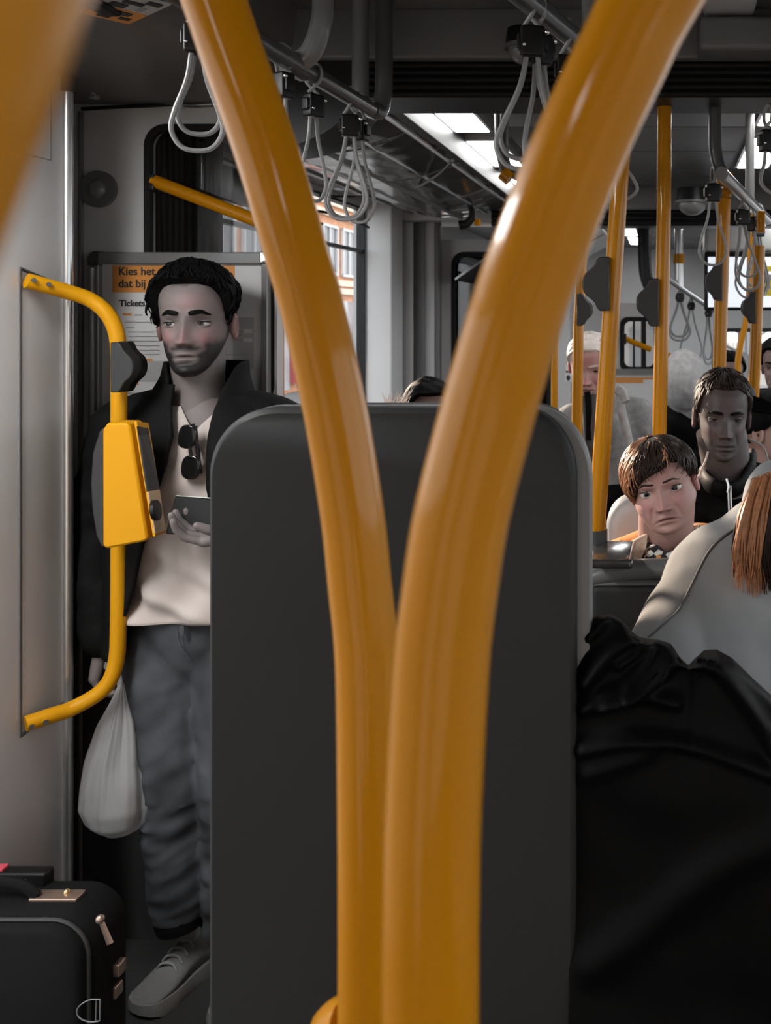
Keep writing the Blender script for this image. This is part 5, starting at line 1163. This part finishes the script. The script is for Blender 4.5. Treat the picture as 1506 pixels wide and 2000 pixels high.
bm2 = MB(); flap([Sp(1436, 768, SM - .0), Sp(1470, 772, SM - .02), Sp(1520, 788, SM + .0), Sp(1525, 812, SM + .02), Sp(1480, 806, SM - .0), Sp(1452, 800, SM - .01)], .012, bm2); obj('peak', bm2, CLOTH_BLACK, cp, bevel=.004)
obj('strap', MB().box(Sp(1438, 783, SM - .055), Vector(Sp(1457, 774, SM - .055)) + Vector((0, .01, 0)), bev=.002), mat('strap_skin', (.45, .30, .24), .6), cp)
# grey sweatshirt passenger
GD = 1.42
def Gp(px, py, d=GD): return P(px, py, d)
gp = thing('person', 'passenger in a pale grey sweatshirt leaning over, long sunlit brown hair hanging down', 'person', (.18, GD + .1, 0))
gm = MB()
gm.chain([Gp(1338, 1218, GD), Gp(1420, 1152, GD + .05), Gp(1500, 1118, GD + .1), Gp(1600, 1110, GD + .12)], [.074, .098, .105, .10])
gm.chain([Gp(1338, 1218, GD), Gp(1312, 1262, GD - .06), Gp(1300, 1330, GD - .1), Gp(1340, 1420, GD - .14)], [.074, .062, .055, .045])
gm.chain([Gp(1440, 1170, GD + .05), Gp(1455, 1240, GD + .03), Gp(1500, 1330, GD + .05)], [.13, .15, .15])
gm.chain([Gp(1520, 1120, GD + .08), Gp(1540, 1250, GD + .08), Gp(1560, 1380, GD + .08)], [.13, .15, .15])
gm.chain([Gp(1600, 1130, GD + .12), Gp(1680, 1260, GD + .04), Gp(1640, 1420, GD - .12)], [.085, .062, .046])
gm.chain([Vector((.19, GD + .10, .92)), Vector((.2, GD + .12, .66))], [.16, .155])
gm.ball(Gp(1515, 985, GD + .15), (.06, .05, .08))
def gw(c):
    f1 = .010 * np.sin((c[:, 0] * 38 + c[:, 2] * 22) + wav(c, 7, 83) * 2.5) * sm(c[:, 2], 1.22, 1.10); return f1 + .0035 * wav(c, 18, 85)
sw = obj('sweatshirt', baked(gm, .008, 10, gw), SWEAT, gp, fix=False)
def onto(o, pts, r, m, name, par, lift=.001):
    """lay a seam on a mesh by casting from the viewer's side"""
    me = o.data; from mathutils.bvhtree import BVHTree
    bv = BVHTree.FromPolygons([v.co for v in me.vertices], [p.vertices for p in me.polygons]); out = []
    for (px, py) in pts:
        d = (P(px, py, 1) - Vector((0, 0, CZ))).normalized(); h = bv.ray_cast(Vector((0, 0, CZ)), d)
        if h[0] is not None: out.append(h[0] - d * lift)
    if len(out) > 2: obj(name, MB().tube(out, r, 6), m, par)
seam = lambda pts: [(q.x, q.z) for q in spline([Vector((a, 0, b)) for a, b in pts], 8)]
SEAMM = mat('seam_dark', .10, .9)
onto(sw, seam([(1440, 1030), (1405, 1055), (1380, 1085), (1350, 1145), (1330, 1185), (1322, 1196)]), .0022, SEAMM, 'seam', gp)
onto(sw, seam([(1322, 1196), (1300, 1215), (1278, 1235), (1265, 1245)]), .0016, SEAMM, 'seam', gp)
gk = dict(skin=(.42, .25, .20), pink=(.5, .25, .2), browm=HAIRBR, brow=(.022, .026, .02, .003), lid=0, lidl=-10)
ghc = Gp(1625, 1020, GD - .03)
ext = None
body, RG = make_head(gp, ghc, 1.0, -25, 40, 8, gk, Gp(1600, 1060, GD + .10), .05, ext)
mb = MB(); V, fs = hair_cap(lambda p: np.interp(np.abs(p), [0, 40, 70, 110, 180], [60, 70, 120, 140, 140]), lambda p, th, U: .012 + 0 * U, .004, 60, 34, .001); mb.add(xform(V, RG, 1.0, ghc), fs)
rr = random.Random(12); A_, B_ = [], []
for k in range(640):
    u0 = rr.random(); front = rr.random() < .6
    tp_ = (lerp(1472, 1560, u0) + rr.uniform(-3, 3), lerp(940, 905, u0) + rr.uniform(-4, 4)); dd = GD - .10 - .02 * rr.random() + .03 * u0 + (0 if front else .05)
    m1_ = (lerp(1448, 1550, u0) + rr.gauss(0, 3), lerp(1010, 990, u0)); m2p = (lerp(1436, 1545, u0) + rr.gauss(0, 3), 1080); low = (lerp(1434, 1540, u0) + rr.gauss(0, 4), lerp(1150, 1168, min(1, u0 * 3)) - rr.random() ** 1.5 * 85)
    if u0 > .35: low = (low[0], low[1] - 30 * (u0 - .35)); 
    pts = spline([P(*tp_, dd + .05), P(*m1_, dd), P(*m2p, dd - .005), P(low[0] + rr.uniform(-2, 10), low[1], dd + .01)], 5)
    (B_ if (front and u0 < .5) else A_).append(pts)  # front left locks painted sunlit, inner hair left dark for its shade
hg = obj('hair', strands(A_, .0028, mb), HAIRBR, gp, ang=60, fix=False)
obj('sun_tinted_locks', strands(B_, .0026), HAIRL, hg, ang=60, fix=False)
seated_legs(gp, (.2, GD + .12, .62))
# ------------------------------------------------------------------ black coat heaped in the foreground
CD = 1.12
top = [(1120, 1230), (1150, 1203), (1172, 1192), (1192, 1190), (1215, 1203), (1232, 1222), (1250, 1236), (1285, 1242), (1310, 1250), (1330, 1278), (1345, 1293), (1358, 1275), (1375, 1262), (1400, 1260), (1430, 1278), (1470, 1318), (1506, 1352), (1560, 1400), (1640, 1470)]
tx = np.array([X(a, CD) for a, b in top]); tz = np.array([Z(b, CD) for a, b in top])
ridges = [([(1145, 1330), (1175, 1290), (1205, 1262), (1240, 1240)], 16, .020), ([(1150, 1245), (1170, 1225), (1180, 1205), (1178, 1195)], 9, .010), ([(1140, 1385), (1200, 1362), (1250, 1357), (1320, 1372)], 14, .012),
          ([(1180, 1365), (1230, 1352), (1280, 1318), (1310, 1288), (1345, 1284), (1390, 1292), (1430, 1330), (1480, 1400), (1520, 1470)], 17, .024), ([(1360, 1276), (1400, 1285), (1440, 1325), (1506, 1410)], 12, .016), ([(1400, 1265), (1450, 1310), (1520, 1385)], 14, .018),
          ([(1140, 1460), (1210, 1447), (1290, 1445), (1380, 1462), (1506, 1505)], 15, .016), ([(1150, 1510), (1210, 1490), (1270, 1468)], 18, .008), ([(1160, 1880), (1280, 1790), (1400, 1700), (1506, 1650)], 40, .012), ([(1210, 1300), (1245, 1275), (1262, 1245)], 10, .010), ([(1270, 1250), (1262, 1290), (1225, 1330)], 9, .010), ([(1225, 1345), (1262, 1335), (1300, 1310)], 8, .010)]
def rdist(px, py, pl):
    best = np.full(px.shape, 1e9)
    for (a, b) in zip(pl[:-1], pl[1:]):
        ax, ay = a; bx, by = b; L2 = (bx - ax) ** 2 + (by - ay) ** 2; t_ = np.clip(((px - ax) * (bx - ax) + (py - ay) * (by - ay)) / L2, 0, 1); best = np.minimum(best, np.hypot(px - ax - t_ * (bx - ax), py - ay - t_ * (by - ay)))
    return best
nx, nv = 150, 190; xs = np.linspace(X(1122, CD), X(1600, CD), nx); Tz = np.interp(xs, tx, tz); V = []
vv = np.linspace(0, 1, nv)
for i, x in enumerate(xs):
    t0 = Tz[i]; s_ = vv * 1.25    # first part front surface from bottom up, last part over the back
    fr = np.clip(s_, 0, 1); zf = lerp(.62, t0, fr) ; yf = CD - .10 + .10 * fr ** 2 + .03 * np.sin(fr * 5 + x * 4)
    bk_ = np.clip((s_ - 1) / .25, 0, 1); zf = zf - .22 * bk_ ** 1.6; yf = yf + .16 * bk_ ** .7
    V.append(np.stack([np.full(nv, x), yf, zf], -1))
V = np.array(V); pxg = CX + V[..., 0] / V[..., 1] * F; pyg = HY - (V[..., 2] - CZ) / V[..., 1] * F; dsp = np.zeros(pxg.shape)
for pl_, w_, am in ridges:
    pp_ = [(q.x, q.z) for q in spline([Vector((a, 0, b)) for a, b in pl_], 5)]; d_ = rdist(pxg, pyg, pp_); dsp += am * np.exp(-(d_ / w_) ** 2)
frm = (vv[None, :] <= .82); V[..., 1] -= dsp * np.where(frm, 1, .2); V[..., 1] += .006 * wav(V.reshape(-1, 3), 20, 91).reshape(V.shape[:2])
mb = MB(); mb.add(V.reshape(-1, 3), [(i * nv + j, (i + 1) * nv + j, (i + 1) * nv + j + 1, i * nv + j + 1) for i in range(nx - 1) for j in range(nv - 1)])
ct = thing('coat', 'black coat heaped in large folds in the lower right foreground', 'coat', (.08, CD, .62))
o = obj('cloth', mb, CLOTH_BLACK, ct, ang=180, fix=False); q = o.modifiers.new('s', 'SOLIDIFY'); q.thickness = .012; q.offset = -1
# support: seat row below the coat
t = thing('tram_seat', 'dark seat under the heaped black coat beside the high-backed seat', 'seat', (.2, 1.2, .34))
obj('seat_cushion', MB().box((-.06, 1.04, .54), (.62, 1.40, .63), bev=.03), SEATV, t); obj('pedestal', MB().box((.15, 1.12, .335), (.4, 1.32, .55), bev=.02), G_DARK, t)
# ------------------------------------------------------------------ far passengers
def passenger(label, eye, d, s, yaw, k, hairm, hair_th, cloth, sh_px, hip, standing=True, end=None, hairbump=.004, pitch=4, roll=0, lower=None, torso_kw={}, hipz=.55, kl=.40, fz=0, arm=.04):
    c = P(*eye, d); t = thing('person', label, 'person', (c.x, d + .05, 0)); nb = c + Vector((0, .05, -.185 * s))
    body, R = make_head(t, c, s, yaw, pitch, roll, k, nb, .055 * s)
    if hairm is not None:
        V, fs = hair_cap(end or (lambda p: np.interp(np.abs(p), [0, 35, 60, 85, 120, 180], [58, 60, 82, 108, 124, 138])), lambda p, th, U: hair_th + 0 * U, hairbump, 70, hash(label) % 97, .001)
        mb = MB(); mb.add(xform(V, R, s, c), fs); obj('hair', mb, hairm, t, ang=60, fix=False)
    shl = P(*sh_px[0], d + .05); shr = P(*sh_px[1], d + .05); hp2 = Vector((c.x if hip is None else hip[0], d + .06, .92 if standing else hipz))
    a = lambda s_, sg: [(s_.x + sg * arm, d + .04, s_.z - .27), (s_.x + sg * (arm - .02), d - .04, s_.z - .5 if standing else max(s_.z - .38, hipz + .12))]
    obj('coat', torso_mesh(nb + Vector((0, 0, -.02)), shl, shr, hp2, armL=a(shl, -1), armR=a(shr, 1), seed=hash(label) % 50, voxel=.014, **torso_kw), cloth, t, fix=False)
    if standing:
        obj('trousers', legs_mesh(hp2, [(hp2.x - .09, d + .06, .48), (hp2.x + .09, d + .06, .48)], [(hp2.x - .09, d + .07, 0), (hp2.x + .09, d + .07, 0)]), lower or CLOTH_BLACK, t, fix=False)
    else: seated_legs(t, hp2, lower, kl, fz)
    return t, c, R
GREYC = mat('grey_wool', (.22, .22, .22), .95, var=.35, scale=40, bump=.5, bscale=300)
GREYL = mat('light_grey_wool', (.36, .355, .35), .95, var=.3, scale=40, bump=.5, bscale=300)
BEIGE = mat('beige_quilt', (.60, .46, .40), .8, var=.25, scale=30, bump=.6, bscale=120)
fk = dict(skin=(.40, .24, .21), pink=(.40, .16, .17), browm=HAIRW, brow=(.022, .026, .02, .003), lip=(.25, .12, .12), lid=10, lidl=-15)
t, c, R = passenger('standing white-haired passenger in a grey wool jacket between the yellow poles', (1153, 712), 3.5, 1.02, -6, fk, HAIRW, .010, GREYC, ((1118, 822), (1248, 812)), (P(1195, 900, 3.5).x,), True, hairbump=.005, pitch=16, roll=0, torso_kw=dict(chest=.15))
obj('shirt', MB().tube(spline([P(1152, 772, 3.38), P(1158, 830, 3.36), P(1162, 900, 3.36)], 6), .035, 12, flat=.5), G_DARK, t)
obj('tie', MB().tube(spline([P(1147, 765, 3.36), P(1150, 800, 3.35), P(1151, 860, 3.345)], 6), .012, 8, flat=.4), CLOTH_BLACK, t)
obj('lapel', MB().tube(spline([P(1212, 765, 3.42), P(1214, 800, 3.38), P(1230, 870, 3.37), P(1240, 940, 3.37)], 6), .016, 8, flat=.5).tube(spline([P(1206, 760, 3.42), P(1216, 768, 3.40), P(1222, 786, 3.38)], 5), .02, 8, flat=.6), GREYL, t)
dk = dict(skin=(.16, .10, .09), browm=HAIRB, brow=(.022, .026, .02, .004), lid=10, lidl=-15)
passenger('passenger whose black hair just shows above the dark seat', (838, 808), 3.4, 1.0, 20, dk, HAIRB, .022, CLOTH_NAVY, ((775, 930), (905, 930)), None, False)
bk2 = dict(skin=(.45, .28, .23), browm=HAIRBL, brow=(.022, .026, .02, .003), lid=10, lidl=-15)
t, c, R = passenger('passenger in a pale beige quilted coat with blond hair, hidden behind the high-backed seat', (880, 952), 1.34, .95, 178, bk2, HAIRBL, .010, BEIGE, ((735, 985), (1078, 915)), None, False, arm=-.02, torso_kw=dict(chest=.15, sr=.052, depth=.09), hipz=.93, kl=-.34, fz=.34)
spk = []
for k in range(24):
    a = P(772 + rr.uniform(-24, 26), 803, 1.34); spk.append(spline([a, a + Vector((rr.uniform(-.004, .004), 0, .012)), a + Vector((rr.uniform(-.01, .01), 0, .02 + .010 * rr.random()))], 3))
obj('hair_tip', strands(spk, .0012), HAIRBL, t)
passenger('dark-haired passenger standing far back beside the brownish yellow pole', (1424, 730), 5.2, 1.0, 15, dk, HAIRB, .02, CLOTH_NAVY, ((1385, 800), (1468, 800)), None, True)
passenger('dark-haired passenger standing farther back, cut off by the right edge', (1524, 715), 4.0, 1.0, -20, dk, HAIRB, .02, CLOTH_NAVY, ((1465, 800), (1580, 800)), None, True)
passenger('dark-clothed passenger with an ear showing right behind the seated man', (1502, 838), 2.9, 1.0, 70, dict(skin=(.42, .26, .21), browm=HAIRB, brow=(.022, .026, .02, .004), lid=10, lidl=-15), HAIRB, .016, CLOTH_NAVY, ((1462, 900), (1580, 905)), None, False)
hk2 = dict(skin=(.2, .15, .14), browm=HAIRB, brow=(.022, .026, .02, .004), lid=10, lidl=-15)
t, c, R = passenger('passenger in a grey hood and black coat beside the pale rear post', (1336, 748), 4.4, 1.0, 160, hk2, None, 0, CLOTH_BLACK, ((1295, 815), (1372, 812)), None, True)
hm = MB(); hm.ball(P(1336, 744, 4.40), (.112, .135, .15)); hm.cap(P(1338, 765, 4.43), P(1348, 800, 4.45), .10, .10)
obj('hood', baked(hm, .01, 4, wrinkle(.006, 25, 45)), GREYL, t, fix=False)
